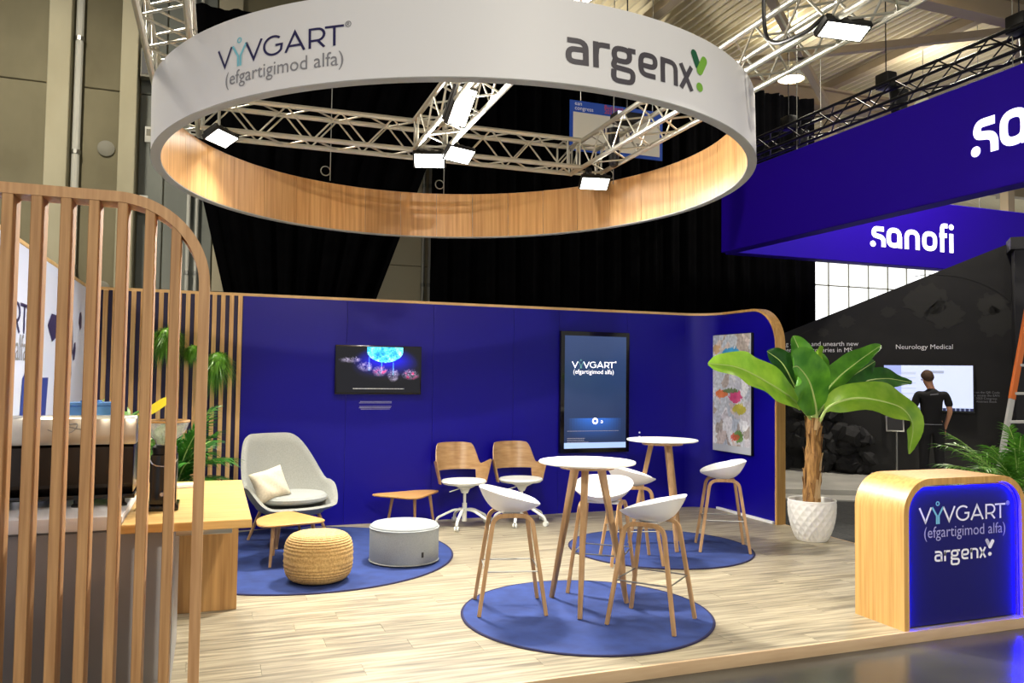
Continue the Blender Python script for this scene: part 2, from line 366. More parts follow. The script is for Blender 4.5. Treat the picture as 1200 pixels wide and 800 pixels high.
# ------------------------------------------------------------------ hall shell: far wall, window, ceiling
wf = struct(MB().box(-12, 3.75, 13.4, 13.7, HZ, 9).build('wall_far', 'concrete', smooth=0))
for x0, x1, d, m, nm in ((-2.36, -2.07, .36, 'concrete_light', 'pilaster'), (-5.2, -4.9, .36, 'concrete_light', 'pilaster'), (-1.40, -1.17, .42, 'concrete_light', 'pilaster'), (-1.15, -.8, .05, 'concrete_blue', 'wall_panel'),
                     (-.78, -.42, .09, 'concrete_blue', 'wall_panel'), (-.40, -.08, .05, 'concrete_blue', 'wall_panel'), (-.06, .3, .12, 'wall_beige', 'wall_panel'), (-1.93, -1.42, .03, 'concrete', 'wall_panel'), (-4.85, -2.4, .04, 'concrete', 'wall_panel')):
    for k in range(3 if nm == 'wall_panel' else 1):
        z0, z1 = (HZ, 9) if nm == 'pilaster' else (HZ+k*3.0, HZ+k*3.0+2.985)
        MB().box(x0, x1, 13.4-d, 13.4, z0, z1).build(nm, m, wf, bevel=.01, seg=1)
for k in range(10): MB().box(2.2, 3.45, 13.33, 13.4, HZ+k*.9, HZ+k*.9+.89).build('wall_panel', 'wall_beige', wf, bevel=.006, seg=1)
for x, r, m, nm in ((-1.99, .055, 'pipe_white', 'pipe'), (3.42, .04, 'pipe_white', 'pipe'), (3.3, .025, 'pipe_white', 'pipe'), (-.42, .03, 'pipe_white', 'pipe'), (-.3, .022, 'pipe_white', 'pipe')):
    t = thing(nm, {-1.99: 'thick pale grey vertical pipe on the concrete hall wall at far left', 3.42: 'white vertical pipe in the gap between the black drapes', 3.3: 'thinner white conduit beside the pipe in the drape gap',
                   -.42: 'white vertical pipe on the hall wall left of the black drape', -.3: 'thin white conduit nearest the left black drape'}[x], 'pipe', (x, 13.26, 0))
    MB().tube([(0, 0, HZ), (0, 0, 8.9)], r, 10).build('tube', m, t)
    for z in (1.5, 3.2, 4.9, 6.6): MB().lathe([(r+.012, z-.03), (r+.012, z+.03)], 10).build('pipe_clamp', 'steel', t)
t = thing('wall_speaker', 'small grey box loudspeaker high on the concrete pillar beside the ring', 'speaker', (-1.02, 13.2, 6.3))
MB().box(-.12, .12, -.18, 0, -.22, .22).build('case', 'grey_plastic', t, bevel=.02); MB().box(-.1, .1, -.19, -.178, -.18, .18).build('grille', 'black_metal', t)
for z, lab in ((5.02, 'round grey vent cover on the concrete wall panel, upper of two'), (2.9, 'round grey vent cover low on the concrete wall behind the slats')):
    t = thing('vent_cover', lab, 'vent', (-1.6, 13.36, z))
    MB().lathe([(.12, 0), (.12, .02), (.09, .03)], 20).move(Matrix.Rotation(PI/2, 4, 'X')).build('cover', 'grey_plastic', t)
for x, z, lab in ((-1.05, 4.2, 'small pale emergency light box on the concrete pillar above the slat arch'), (-1.0, 5.25, 'small grey junction box on the hall wall left of the ring')):
    t = thing('wall_box', lab, 'box', (x, 13.2, z)); MB().box(-.06, .06, -.05, 0, -.12, .12).build('case', 'pipe_white', t, bevel=.01); MB().box(-.04, .04, -.056, -.05, -.02, .08).build('cover_plate', 'grey_plastic', t)
# black drapes, pleated
def drape(name, lab, xa, xb, z1, fnl, fnr, y=12.6):
    n = 300; z0 = HZ
    def f(u, v):
        z = z0+(z1-z0)*v; a, b = fnl(z), fnr(z); x = a+(b-a)*u; q = (xa+(xb-xa)*u)
        return (x, y+.05*math.sin(q*16)+.03*math.sin(q*37+z*.3), z)
    o = MB().grid(int((xb-xa)*22), 14, f).build(name, 'drape', smooth=180); tag(o, lab, 'curtain', 'black hall drapes'); return o
drape('drape', 'black pleated drape with slanting edge hanging left of the beige gap', -.2, 3.0, 7.0, lambda z: .12-(z-2.8)*.24 if z < 5 else -.41, lambda z: 2.32+(z-2.83)*.36 if z < 7.2 else 3.9, 12.3)
drape('drape', 'wide black pleated drape behind the ring, right of the beige gap', 3.27, 10.97, 7.2, lambda z: 3.27, lambda z: 10.97)
# far daylight window
wn = struct(MB().box(8, 52, 30.06, 30.2, 1.0, 8.2).build('window_1', 'window_light', smooth=0))
MB().box(8, 52, 29.95, 30.06, HZ, 1.0).build('sill_wall', 'wall_beige', wn, smooth=0); MB().box(8, 52, 29.95, 30.06, 8.2, 9).build('lintel', 'steel_beam', wn, smooth=0)
for k in range(36): MB().box(9+k*1.2-.03, 9+k*1.2+.03, 30, 30.06, 1.0, 8.2).build('mullion', 'pipe_white', wn)
for z in (2.7, 4.4, 6.1, 7.2): MB().box(8, 52, 30, 30.06, z-.03, z+.03).build('transom', 'pipe_white', wn)
# ceiling: ribbed deck, girders, braces
def deck(u, v):
    k = round(u*1000); return (-10+50*u+(0.0 if k % 4 in (1, 3) else 0), -6+40*v, 9.0+(.11 if k % 4 in (1, 2) else 0))
cl = struct(MB().grid(1001, 2, deck).build('ceiling', 'deck', smooth=0))
for yy in (1, 5.5, 10.5, 15.5, 20.5, 25.5):
    MB().box(-10, 40, yy-.14, yy+.14, 8.3, 8.36).add(*(lambda b: (b.v, b.f))(MB().box(-10, 40, yy-.14, yy+.14, 8.72, 8.78).box(-10, 40, yy-.03, yy+.03, 8.36, 8.72))).build('girder', 'steel_beam', cl, smooth=0)
for xx in (-4, 2, 8, 14, 20, 26):
    MB().box(xx-.1, xx+.1, -6, 30, 8.78, 8.96).build('purlin', 'steel_beam', cl, smooth=0)
for a, b in (((2, 10.5), (8, 15.5)), ((8, 10.5), (2, 15.5)), ((8, 10.5), (14, 15.5)), ((14, 10.5), (8, 15.5)), ((14, 10.5), (20, 15.5)), ((20, 10.5), (14, 15.5)), ((14, 15.5), (20, 20.5)), ((20, 15.5), (14, 20.5)), ((2, 5.5), (8, 10.5)), ((8, 15.5), (14, 20.5)), ((14, 15.5), (8, 20.5)), ((20, 15.5), (26, 20.5)), ((20, 20.5), (14, 25.5)), ((14, 20.5), (20, 25.5))):
    MB().sweep([(a[0], a[1], 8.25), (b[0], b[1], 8.25)], Vector((0, 0, 1)), .14, .14).build('roof_brace', 'steel_beam', cl, smooth=0)
for x, y in ((14, 15.5), (17, 20.5), (20, 20.5), (20, 15.5)):
    MB().box(x-.12, x+.12, y-.12, y+.12, 5.5, 8.3).build('hanger_post', 'steel_beam', cl, smooth=0)

# ------------------------------------------------------------------ stand walls
T = 2.5; WB = 9.08
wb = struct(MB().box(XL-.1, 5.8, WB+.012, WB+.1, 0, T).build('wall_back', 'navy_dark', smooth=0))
xs = [.285, 1.4, 2.4, 3.4, 4.0, 4.95, 5.8]
for a, b in zip(xs, xs[1:]): MB().box(a+.0015, b-.0015, WB, WB+.012, 0, T).build('wall_panel', 'navy', wb, smooth=0)
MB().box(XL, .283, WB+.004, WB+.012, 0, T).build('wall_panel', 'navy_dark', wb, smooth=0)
for k in range(17):
    x = XL+.05+k*.0865; MB().box(x, x+.044, WB-.03, WB+.004, 0, T).build('slat', 'oak_light', wb, bevel=.003, seg=1)
# curved corner, then the return wall with its rounded top corner
RX = 6.15; RC = .35
cpts = [(RX-RC+RC*math.sin(q), WB-RC+RC*math.cos(q)) for q in [PI/2*k/14 for k in range(15)]]
wr = struct(MB().prism([(RX, WB-RC), (RX+.1, WB-RC), (RX+.1, WB+.1), (5.8, WB+.1), (5.8, WB)]+cpts[1:-1], 0, T, lambda u, v, h: (u, v, h)).build('wall_right', 'navy', smooth=40))
YE = 7.7; RR = .42
prof = [(WB-RC-.001, 0), (WB-RC-.001, T)]+[(YE+RR-RR*math.sin(q), T-RR+RR*math.cos(q)) for q in [PI/2*k/12 for k in range(13)]]+[(YE, 0)]
MB().prism(prof, RX, RX+.1, lambda u, v, h: (h, u, v)).build('wall_panel', 'navy', wr, smooth=0)
th = .03
path = [(XL-.1, WB+.05)]+[(5.8, WB+.05)]+[(p[0]+.05*math.sin(q), p[1]+.05*math.cos(q)) for p, q in zip(cpts, [PI/2*k/14 for k in range(15)])][1:]
mb = MB(); P3 = [Vector((x, y, T+th/2)) for x, y in path]; W3 = []
for i in range(len(P3)):
    t = (P3[min(i+1, len(P3)-1)]-P3[max(i-1, 0)]).normalized(); W3.append(Vector((-t.y, t.x, 0)))
mb.sweep(P3, W3, .112, th)
struct(mb.build('trim_4', 'oak_cap', smooth=30))
P4 = [Vector((RX+.05, WB-RC, T+th/2))]+[Vector((RX+.05, YE+RR-(RR+th/2)*math.sin(q), T-RR+(RR+th/2)*math.cos(q))) for q in [PI/2*k/14 for k in range(15)]]+[Vector((RX+.05, YE-th/2, 0))]
struct(MB().sweep(P4, Vector((1, 0, 0)), .125, th).build('trim_5', 'oak_counter', smooth=30))
struct(MB().box(RX-.035, RX, YE+.02, WB-RC+.1, 0, .03).build('baseboard_right', 'white_paint', bevel=.004))
# left printed wall
wl = struct(MB().box(XL-.1, XL, 3.0, WB+.1, 0, T).build('wall_left', 'white_print', smooth=0))
struct(MB().box(XL-.106, XL+.006, 3.0, WB, T, T+th).build('trim_6', 'oak_cap', bevel=.004))
fl = lambda off, z, s: (lambda u, v, e=0: (XL+.003+e, off+u*s, z+v*s))
word_mark(fl(4.31, 1.92, .33), wl, 'logo_navy', 'logo_teal', 'logo_grey', .12, vs=.6)
text('(efgartigimod alfa)', .25, fl(5.46, 1.74, 1), 'printed_line', 'logo_grey', wl)
def poly_on(pts, parent, m, nm='print_shape'):
    mb = MB(); mb.keep = True; mb.add([(XL+.003, y, z) for y, z in pts], [tuple(range(len(pts)))]); return mb.build(nm, m, parent, smooth=0)
poly_on([(6.55, .9), (6.75, 1.62), (7.1, 1.62), (6.95, .9)], wl, 'logo_blue')
poly_on([(6.15, 1.35), (6.2, 1.62), (6.45, 1.75), (6.5, 1.4), (6.3, 1.2)], wl, 'logo_blue')
poly_on([(7.0, 2.02), (7.15, 2.12), (7.35, 2.12), (7.4, 1.95), (7.2, 1.9)], wl, 'logo_navy')
for c, a, l, wd in (((8.15, 2.0), 100, .2, .05), ((8.3, 1.85), 60, .1, .07), ((8.12, 1.72), 95, .16, .06), ((8.6, 2.15), 80, .09, .1)):
    q = math.radians(a); d = Vector((math.cos(q), math.sin(q))); n_ = Vector((-d.y, d.x)); c = Vector(c)
    poly_on([tuple(c+d*l*k1+n_*wd*k2) for k1, k2 in ((-1, 0), (-.5, 1), (.6, .8), (1, 0), (.6, -.6), (-.5, -.8))], wl, 'logo_navy')

# ------------------------------------------------------------------ foreground slatted screen
t = thing('slatted_screen', 'tall oak slatted screen with a rounded top corner at left front', 'screen', (0, 4.16, 0))
DP = .17; SW = .044
arcz = lambda x: T if x < -.45 else T-.40+.40*math.sqrt(max(0, 1-((x+.45)/.40)**2))
for x in [-1.02, -.913, -.798, -.679, -.563, -.442, -.322, -.205]:
    MB().prism([(x, 0), (x+SW, 0), (x+SW, arcz(x+SW)-.012), (x, arcz(x)-.012)], 0.004, DP-.004, lambda u, v, h: (u, h, v)).build('slat', 'oak_slat', t, bevel=.003, seg=1)
pp = [Vector((-1.3, DP/2, T))]+[Vector((-.45+.4*math.sin(q), DP/2, T-.4+.4*math.cos(q))) for q in [PI/2*k/16 for k in range(17)]]+[Vector((-.05, DP/2, 0))]
MB().sweep(pp, Vector((0, 1, 0)), DP, .05).build('arched_rail', 'oak_vertical', t, smooth=30)

# ------------------------------------------------------------------ coffee bar at left
t = thing('bar_cabinet', 'white bar cabinet with pale worktop behind the slatted screen', 'cabinet', (0, 0, 0))
MB().box(XL+.03, -.17, 4.68, 5.5, 0, .855).build('body', 'cabinet_front', t, bevel=.006)
MB().box(XL+.03, -.42, 4.62, 5.55, .86, .93).build('worktop', 'worktop', t, bevel=.006)
for a, b in ((XL+.04, -.69), (-.685, -.18)): MB().box(a, b, 4.66, 4.68, .06, .845).build('front_panel', 'cabinet_front', t, bevel=.003)
t = thing('bar_table', 'long oak bar tabletop on one panel leg beside the coffee machine', 'table', (0, 0, 0))
MB().box(-.415, .215, 4.5, 6.16, .857, .902).build('tabletop', 'oak_top', t, bevel=.004, seg=1)
MB().box(-.2, .2, 6.08, 6.13, 0, .857).build('panel_leg', 'oak_panel', t, bevel=.003, seg=1)
MB().box(-.16, .12, 4.6, 4.66, .815, .856).build('steel_bracket', 'stainless', t, bevel=.004)
# espresso machine
t = thing('espresso_machine', 'wide espresso machine, black polished back and brushed steel hood, behind slats', 'coffee machine', (0, 0, .93))
MB().prism([(4.97, .07), (4.93, .12), (4.93, .33), (4.96, .345), (5.45, .345), (5.5, .07)], -1.16, -.40, lambda u, v, h: (h, u, v)).build('body', 'polished_black', t, bevel=.012)
MB().prism([(4.91, .345), (4.9, .40), (4.915, .485), (4.95, .50), (5.02, .50), (5.03, .42), (5.45, .42), (5.45, .345)], -1.17, -.39, lambda u, v, h: (h, u, v)).build('steel_hood', 'stainless', t, bevel=.008)
MB().box(-1.16, -.39, 4.93, 5.5, .045, .07).build('drip_tray', 'black_gloss', t, bevel=.006)
for x in (-1.1, -.9, -.68, -.46):
    for y in (4.99, 5.42): MB().lathe([(.03, 0), (.03, .01), (.018, .02), (.018, .045)], 12, (x, y, 0)).build('foot', 'black_metal', t)
mb = MB(); mb.tube(catmull([(-.82, 4.901, .43), (-.76, 4.9, .405), (-.7, 4.901, .42), (-.68, 4.902, .46), (-.73, 4.902, .45), (-.66, 4.901, .43), (-.6, 4.901, .44)], 30), .003, 5); mb.build('engraved_script', 'steel', t)
for x in (-1.0, -.75, -.52):
    g = MB().lathe([(.035, 0), (.035, .06), (.028, .09)], 14, (x, 5.53, .14)).build('group_head', 'chrome', t); MB().tube([(x, 5.56, .16), (x, 5.72, .15)], .013, 8).build('portafilter_handle', 'black_metal', g)
t = thing('water_box', 'translucent blue plastic water box on top of the espresso machine', 'container', (-.66, 5.25, 1.351))
MB().prism([(-.14, -.09), (.14, -.09), (.14, .09), (-.14, .09)], 0, .125, lambda u, v, h: (u*(1+h*.5), v*(1+h*.5), h)).build('box', 'blue_plastic', t, bevel=.012)
MB().box(-.155, .155, -.105, .105, .125, .145).build('lid', 'blue_plastic', t, bevel=.006); MB().box(-.05, .05, -.06, .06, .145, .155).build('lid_grip', 'blue_plastic', t, bevel=.003)
# grinder
t = thing('coffee_grinder', 'black coffee grinder with a clear bean hopper on oak tabletop', 'grinder', (-.245, 5.0, .902))
MB().box(-.085, .085, -.12, .12, 0, .03).build('base', 'black_gloss', t, bevel=.01)
MB().prism([(-.07, -.09), (.07, -.09), (.07, .1), (-.07, .1)], .03, .31, lambda u, v, h: (u, v*(1-.2*(h > .2)), h)).build('body', 'black_gloss', t, bevel=.012, seg=3)
MB().lathe([(.062, .31), (.066, .345), (.055, .36)], 24).build('collar', 'black_metal', t)
hp = MB().lathe([(.05, .36), (.056, .385), (.105, .43), (.128, .49), (.125, .49), (.102, .433), (.052, .388), (.046, .363)], 28).build('hopper', 'glass', t)
MB().lathe([(.129, .488), (.132, .494), (.129, .5), (.126, .494), (.129, .488)], 28).build('hopper_rim', 'oak_counter', hp)
MB().tube(catmull([(-.07, -.095, .285), (-.05, -.12, .26), (0, -.13, .25), (.05, -.12, .26), (.07, -.095, .285)], 16), .004, 6).build('wire_handle', 'chrome', t)
MB().tube([(0, -.09, .1), (0, -.16, .1)], .012, 8).build('dosing_fork', 'chrome', t)
t = thing('packet', 'small white paper packet with a red end lying on oak bar top', 'packet', (-.18, 5.84, .903), .3)
MB().box(-.09, .09, -.04, .04, 0, .025).build('wrapper', 'white_paint', t, bevel=.01); MB().box(-.094, -.05, -.042, .042, -.0005, .027).build('red_end', 'red_paint', t, bevel=.01)

# ------------------------------------------------------------------ plants
def leaflet_strip(mb, p, d, side, L, wd, droop=.3, n=4):
    p = Vector(p); d = Vector(d).normalized(); side = Vector(side).normalized(); q = [];
    for i in range(n+1):
        t = i/n; c = p+d*L*t+Vector((0, 0, -1))*droop*L*t*t; w_ = wd*(.35+.65*math.sin(PI*min(1, t*1.15+.12)))*(1-t**3)
        q += [c-side*w_/2, c+side*w_/2]
    mb.keep = True; mb.add(q, [(2*i, 2*i+1, 2*i+3, 2*i+2) for i in range(n)])
def frond(parent, base, az, el, L, droop, m, n=18, ll=.3, wd=.022, seed=0, nm='frond', stem='midrib'):
    rnd = random.Random(seed); base = Vector(base); h = Vector((math.cos(az), math.sin(az), 0)); pts = []
    for i in range(13):
        t = i/12; pts.append(base+h*L*(t*math.cos(el)+.12*t*t)+Vector((0, 0, 1))*L*(t*math.sin(el)-droop*t*t))
    mb = MB(); sd = Vector((-h.y, h.x, 0))
    for k in range(n):
        t = .22+.78*(k+.5)/n; i = min(int(t*12), 11); p = pts[i].lerp(pts[i+1], t*12-i); tn = (pts[i+1]-pts[i]).normalized(); up = sd.cross(tn)*-1
        for s in (-1, 1):
            d = sd*s*.75+tn*(.55+.5*t)+Vector((0, 0, .25))*rnd.uniform(.3, 1.2); l = ll*(1-.55*abs(t-.5)*1.6)*rnd.uniform(.85, 1.1)
            leaflet_strip(mb, p, d, tn.cross(d).cross(d) if rnd.random() < .4 else tn, l, wd, rnd.uniform(.25, .55))
    o = mb.build(nm, m, parent, smooth=0); MB().tube(pts, [.007*(1-.7*i/12)+.001 for i in range(13)], 6).build('rachis', stem, o); return o
def plain_pot(parent, r, h, m, z=0):
    MB().lathe([(r*.72, z), (r*.78, z+.01), (r, z+h), (r*1.04, z+h), (r*1.04, z+h-.03), (r*.94, z+h-.03), (r*.9, z+h-.06), (.001, z+h-.06)], 28).build('pot', m, parent)
def palm(lab, loc, fr, m='palm_green', pot='pot_white', pr=.17, ph=.3, cane=.25):
    t = thing('palm_plant', lab, 'plant', loc); plain_pot(t, pr, ph, pot)
    MB().lathe([(pr*.9, ph-.055), (.001, ph-.045)], 20).build('soil', 'soil', t)
    for k in range(4): q = k*1.7; MB().tube([(.05*math.cos(q), .05*math.sin(q), ph-.06), (.07*math.cos(q), .07*math.sin(q), ph+cane)], .012, 7).build('cane', 'midrib', t)
    for i, f_ in enumerate(fr):
        az, el, L, dr = f_[:4]; kw = f_[4] if len(f_) > 4 else {}
        frond(t, (.05*math.cos(az), .05*math.sin(az), ph+cane*.6), math.radians(az), math.radians(el), L, dr, kw.pop('m', m), seed=i, **kw)
    return t
D = dict
palm('green palm in a white pot behind the counter, beside the ladder', (7.9, 6.0, HZ),
     [(175, 44, 1.2, .42, D(n=26, ll=.34)), (195, 52, 1.25, .40, D(n=26, ll=.34)), (160, 60, 1.25, .34, D(n=26, ll=.34)), (215, 62, 1.15, .3, D(n=24, ll=.32)), (185, 34, 1.05, .40, D(n=24, ll=.32)), (230, 40, 1.1, .36, D(n=24)),
      (140, 66, 1.2, .28, D(n=24)), (270, 55, 1.2, .4, D(n=24)), (300, 50, 1.2, .4, D(n=24)), (330, 50, 1.2, .4), (10, 60, 1.1, .35), (90, 60, 1.2, .35), (200, 72, 1.2, .22, D(n=24, ll=.3)), (245, 62, 1.2, .3, D(n=24)), (205, 25, .9, .3, D(n=22, ll=.3)), (178, 20, .8, .2, D(n=20, ll=.28)), (168, 50, 1.15, .36, D(n=28, ll=.34)), (188, 58, 1.2, .32, D(n=28, ll=.34)), (208, 44, 1.1, .34, D(n=28, ll=.34)), (222, 70, 1.15, .25, D(n=26)), (150, 50, 1.1, .36, D(n=26)), (192, 66, 1.1, .3, D(n=26)), (238, 50, 1.0, .3, D(n=26))], pr=.2, ph=.34, cane=.15)
W_ = D(n=36, ll=.3, wd=.022)
def fr_(*a, **k): return a+(D(W_, **k),)
palm('green palm on floor before the back slats, right behind the coffee grinder', (-.34, 7.95, 0),
     [fr_(az, el, L*1.05, dr) for az, el, L, dr in ((-8, 80, 1.1, .3), (-45, 76, 1.05, .32), (30, 78, 1.1, .3), (-28, 56, .85, .42), (-40, 66, .8, .42), (5, 62, .78, .5), (-75, 60, .75, .42), (50, 68, .85, .4), (150, 66, .8, .35), (200, 62, .7, .4), (-15, 46, .6, .45), (100, 74, .85, .3), (260, 64, .75, .4), (-55, 44, .6, .4), (-20, 74, .9, .35), (-100, 78, .85, .3), (20, 30, .5, .5), (-60, 25, .5, .5))], 'palm_dark', pr=.13, ph=.3, cane=.4)
palm('leafy palm behind the espresso machine with one yellow-edged pale frond', (-.70, 6.75, 0),
     [fr_(az, el, L*1.15, dr) for az, el, L, dr in ((20, 70, .62, .3), (60, 76, .7, .25), (-20, 72, .6, .36), (160, 70, .6, .3), (200, 72, .58, .3), (110, 78, .72, .2), (250, 72, .55, .3), (300, 70, .6, .36))]+[(0, 74, .8, .38, D(n=10, m='pale_leaf', ll=.16, wd=.05))], 'palm_green', pr=.13, ph=.36, cane=.65)
lf = kids([o for o in col.objects if o.get('label', '').startswith('leafy palm behind')][0])
pr_ = lf[0].parent
mb = MB(); Q = catmull([(.16, .1, 1.34), (.25, .12, 1.37), (.34, .14, 1.43), (.41, .16, 1.47)], 10); leaf = []
for i, p in enumerate(Q): k = math.sin(PI*i/9)**.6*.045; leaf += [p+Vector((0, -.02, k)), p+Vector((0, .02, -k*.8))]
mb.keep = True; mb.add(leaf, [(2*i, 2*i+1, 2*i+3, 2*i+2) for i in range(9)]); mb.build('yellow_leaf', 'palm_yellow', pr_)
# hanging grass balls on the slat wall
def grass_ball(lab, loc, r, seed, hang=1.0):
    t = thing('hanging_plant', lab, 'plant', loc, 0, 'hanging plants on the slatted wall')
    rnd = random.Random(seed); mb = MB()
    for k in range(900):
        a = rnd.uniform(0, 2*PI); e = rnd.uniform(-1.2, 1.4); d = Vector((math.cos(a)*math.cos(e), math.sin(a)*math.cos(e)*.6, math.sin(e)*.8))
        leaflet_strip(mb, d*r*.42, d, d.cross(Vector((.3, .2, 1))), r*rnd.uniform(.4, .85), .010, rnd.uniform(.5, 1.6)*hang, 5)
    mb.build('foliage', 'grass_green', t)
    MB().lathe([(.001, -r*.55)]+[(r*.5*math.cos(q), r*.5*math.sin(q)) for q in [-1.2+.4*k for k in range(7)]]+[(.001, r*.52)], 16).build('moss_ball', 'grass_green', t)
    MB().box(-.04, .04, .03, .15, -.07, -.055).build('wall_bracket', 'oak_light', t); return t
grass_ball('round grassy plant hanging on the back slats, upper left of three', (-.44, 8.87, 2.02), .2, 1)
grass_ball('small grassy plant on the back slats, between the two larger ones', (-.2, 8.9, 1.90), .10, 2)
grass_ball('round grassy plant hanging on the back slats, nearest the navy wall', (0.04, 8.87, 1.78), .2, 3, 1.2)

# ------------------------------------------------------------------ rugs
def rug(lab, x, y, r):
    t = thing('round_rug', lab, 'rug', (x, y, 0), 0, 'round blue rugs')
    MB().lathe([(r-.012, .001), (r-.012, .010), (.001, .010)], 96).build('pile', 'rug_blue', t)
    MB().lathe([(r-.014, .0005), (r, .0005), (r+.004, .006), (r-.002, .0115), (r-.014, .0108), (r-.014, .0005)], 96).build('binding', 'rug_edge', t)
rug('big round blue rug with dark edge under the lounge chair and pouf', .84, 7.66, 1.36)
rug('round blue rug under the front bar table and three stools', 2.53, 5.22, .887)
rug('round blue rug under the far bar table by the return wall', 4.18, 6.98, .9)

# ------------------------------------------------------------------ stools
RZ = .011
def make_stool(lab):
    t = thing('bar_stool', lab, 'stool', (0, 0, RZ), 0, 'white shell bar stools')
    for sx in (-1, 1):
        for sy in (-1, 1):
            P = rounded([(sx*.235, sy*.225, 0), (sx*.135, sy*.155, .675), (sx*.0, sy*.148, .68)], .09, 6)
            MB().sweep(P, Vector((0, 1, 0)), [.026]*len(P), [.026]+[.03]*(len(P)-1)).build('leg', 'oak_leg', t, bevel=.003, seg=1)
    ft = [(.19, .195), (-.19, .195), (-.19, -.195), (.19, -.195)]
    MB().tube([(x, y, .30) for x, y in [(ft[k][0]*(1-f)+ft[(k+1) % 4][0]*f, ft[k][1]*(1-f)+ft[(k+1) % 4][1]*f) for k in range(4) for f in (0, .33, .66)]], .0055, 6, closed=True).build('footrest', 'steel', t)
    MB().box(-.06, .06, -.14, .14, .672, .688).build('seat_support', 'stool_white', t, bevel=.004)
    def shell(off):
        def f(u, v):
            q = 2*PI*u; c, s_ = math.cos(q), math.sin(q); r = v
            ex = .86; X = .215*math.copysign(abs(c)**ex, c); Y = .235*math.copysign(abs(s_)**ex, s_)
            b = (1-c)/2; rim = .742+.12*b**1.4+.03*abs(s_)
            z = .695+(rim-.695)*r**(2.4+.9*b)
            k = 1 - off*1.2
            return (X*r*k-.015*b*r, Y*r*k, z-off*(1-.3*r))
        return f
    mb = MB(); mb.grid(40, 12, shell(0), cu=True); mb.grid(40, 12, shell(.014), cu=True)
    n = len(mb.v)//2; mb.f += [(((i*12)+11), ((i+1) % 40)*12+11, n+((i+1) % 40)*12+11, n+i*12+11) for i in range(40)]
    mb.build('seat', 'stool_white', t, smooth=50, weld=True); return t
R = math.radians
st0 = make_stool('white shell bar stool on oak legs, leftmost, back to the lounge')
st0.location = (2.05, 5.50, RZ); st0.rotation_euler = (0, 0, R(-14))
copy_tree(st0, (2.86, 4.88, RZ), R(130), 'white shell bar stool on oak legs, frontmost, right of the front table')
copy_tree(st0, (2.93, 5.76, RZ), R(-128), 'white shell bar stool seen behind the front table, its seat facing us')
copy_tree(st0, (3.61, 6.53, RZ), R(-14), 'white shell bar stool left of the far table, half hidden by others')
copy_tree(st0, (4.74, 6.74, RZ), R(152), 'white shell bar stool at right, alone beside the return wall')

# ------------------------------------------------------------------ bar tables
def make_table(lab, x, y, angs):
    t = thing('bar_table', lab, 'table', (x, y, RZ), 0, 'round white bar tables')
    MB().lathe([(.001, 1.032), (.33, 1.032), (.352, 1.038), (.355, 1.046), (.35, 1.052), (.001, 1.052)], 64).build('tabletop', 'table_white', t)
    MB().lathe([(.001, 1.0), (.2, 1.0), (.21, 1.032), (.001, 1.032)], 40).build('subframe', 'oak_leg', t)
    for a in angs:
        c, s_ = math.cos(R(a)), math.sin(R(a)); tv = Vector((-s_, c, 0))
        MB().sweep([(c*.325, s_*.325, 0), (c*.11, s_*.11, 1.005)], tv, [.032, .05], [.03, .05]).build('leg', 'oak_leg', t, bevel=.006)
make_table('round white high table on oak legs, in front, on the middle rug', 2.59, 5.35, (117, 237, -3))
make_table('round white high table on oak legs, farther back near the wall display', 4.24, 7.04, (25, 145, 265))

# ------------------------------------------------------------------ lounge corner
t = thing('lounge_chair', 'grey upholstered high-back lounge chair with wooden legs by the navy wall', 'armchair', (.75, 8.33, .011), R(-66))
# shell: an egg-like wrap, local +X is forward
def rimz(q):   # q: 0 front, pi back
    b = (1-math.cos(q))/2
    s = max(0, min(1, (b-.12)/.33)); s = s*s*(3-2*s); arm = .36+.2*s
    k = max(0, min(1, (b-.52)/.42)); k = k*k*(3-2*k)
    return arm+.46*k
def shellpt(u, v, off=0):
    q = 2*PI*u; c, s_ = math.cos(q), math.sin(q); b = (1-c)/2; rz = rimz(q)
    ax = .37 if c > 0 else .34; ay = .40
    lean = .22*max(0, (rz-.36))*b
    f = v**.42
    hk = max(0, (v-.3)/.7)
    X = (ax*c*f) - lean*hk; Y = ay*s_*f*(1+.16*hk*(1-b)*(b > .05)-.05*hk*b)
    z = .29+(rz-.29)*v**1.7
    N = Vector((c, s_, -.6 if v < .5 else -.1)).normalized()*off
    return (X+N.x, Y+N.y, z+N.z*(1 if v < .9 else .2))
mb = MB(); NU, NV = 64, 16
mb.grid(NU, NV, lambda u, v: shellpt(u, v), cu=True); mb.grid(NU, NV, lambda u, v: shellpt(u, v, .05), cu=True); n = NU*NV
for i in range(NU):
    j = (i+1) % NU; a, b2 = i*NV+NV-1, j*NV+NV-1; P = [Vector(mb.v[a]), Vector(mb.v[b2]), Vector(mb.v[n+b2]), Vector(mb.v[n+a])]
    up = Vector((0, 0, .018)); m1 = (P[0]+P[3])/2+up; m2 = (P[1]+P[2])/2+up; o = len(mb.v); mb.v += [tuple(m1), tuple(m2)]
    mb.f += [(a, b2, o+1, o), (o, o+1, n+b2, n+a)]
mb.build('shell', 'grey_fabric', t, smooth=60, weld=True)
mb = MB().lathe([(.001, .395), (.2, .395), (.31, .40), (.335, .42), (.335, .445), (.31, .47), (.2, .48), (.001, .485)], 40, (.03, 0, 0), 1.02, 1.08); mb.build('seat_cushion', 'seat_fabric', t)
for x, y in ((.25, .25), (.25, -.25), (-.25, .25), (-.25, -.25)): MB().tube([(x*1.15, y*1.15, 0), (x*.8, y*.8, .3)], [.013, .019], 10).build('leg', 'oak_leg', t)
t = thing('cushion', 'cream linen square cushion resting in the grey lounge chair', 'cushion', (.545, 8.12, .60), 0)
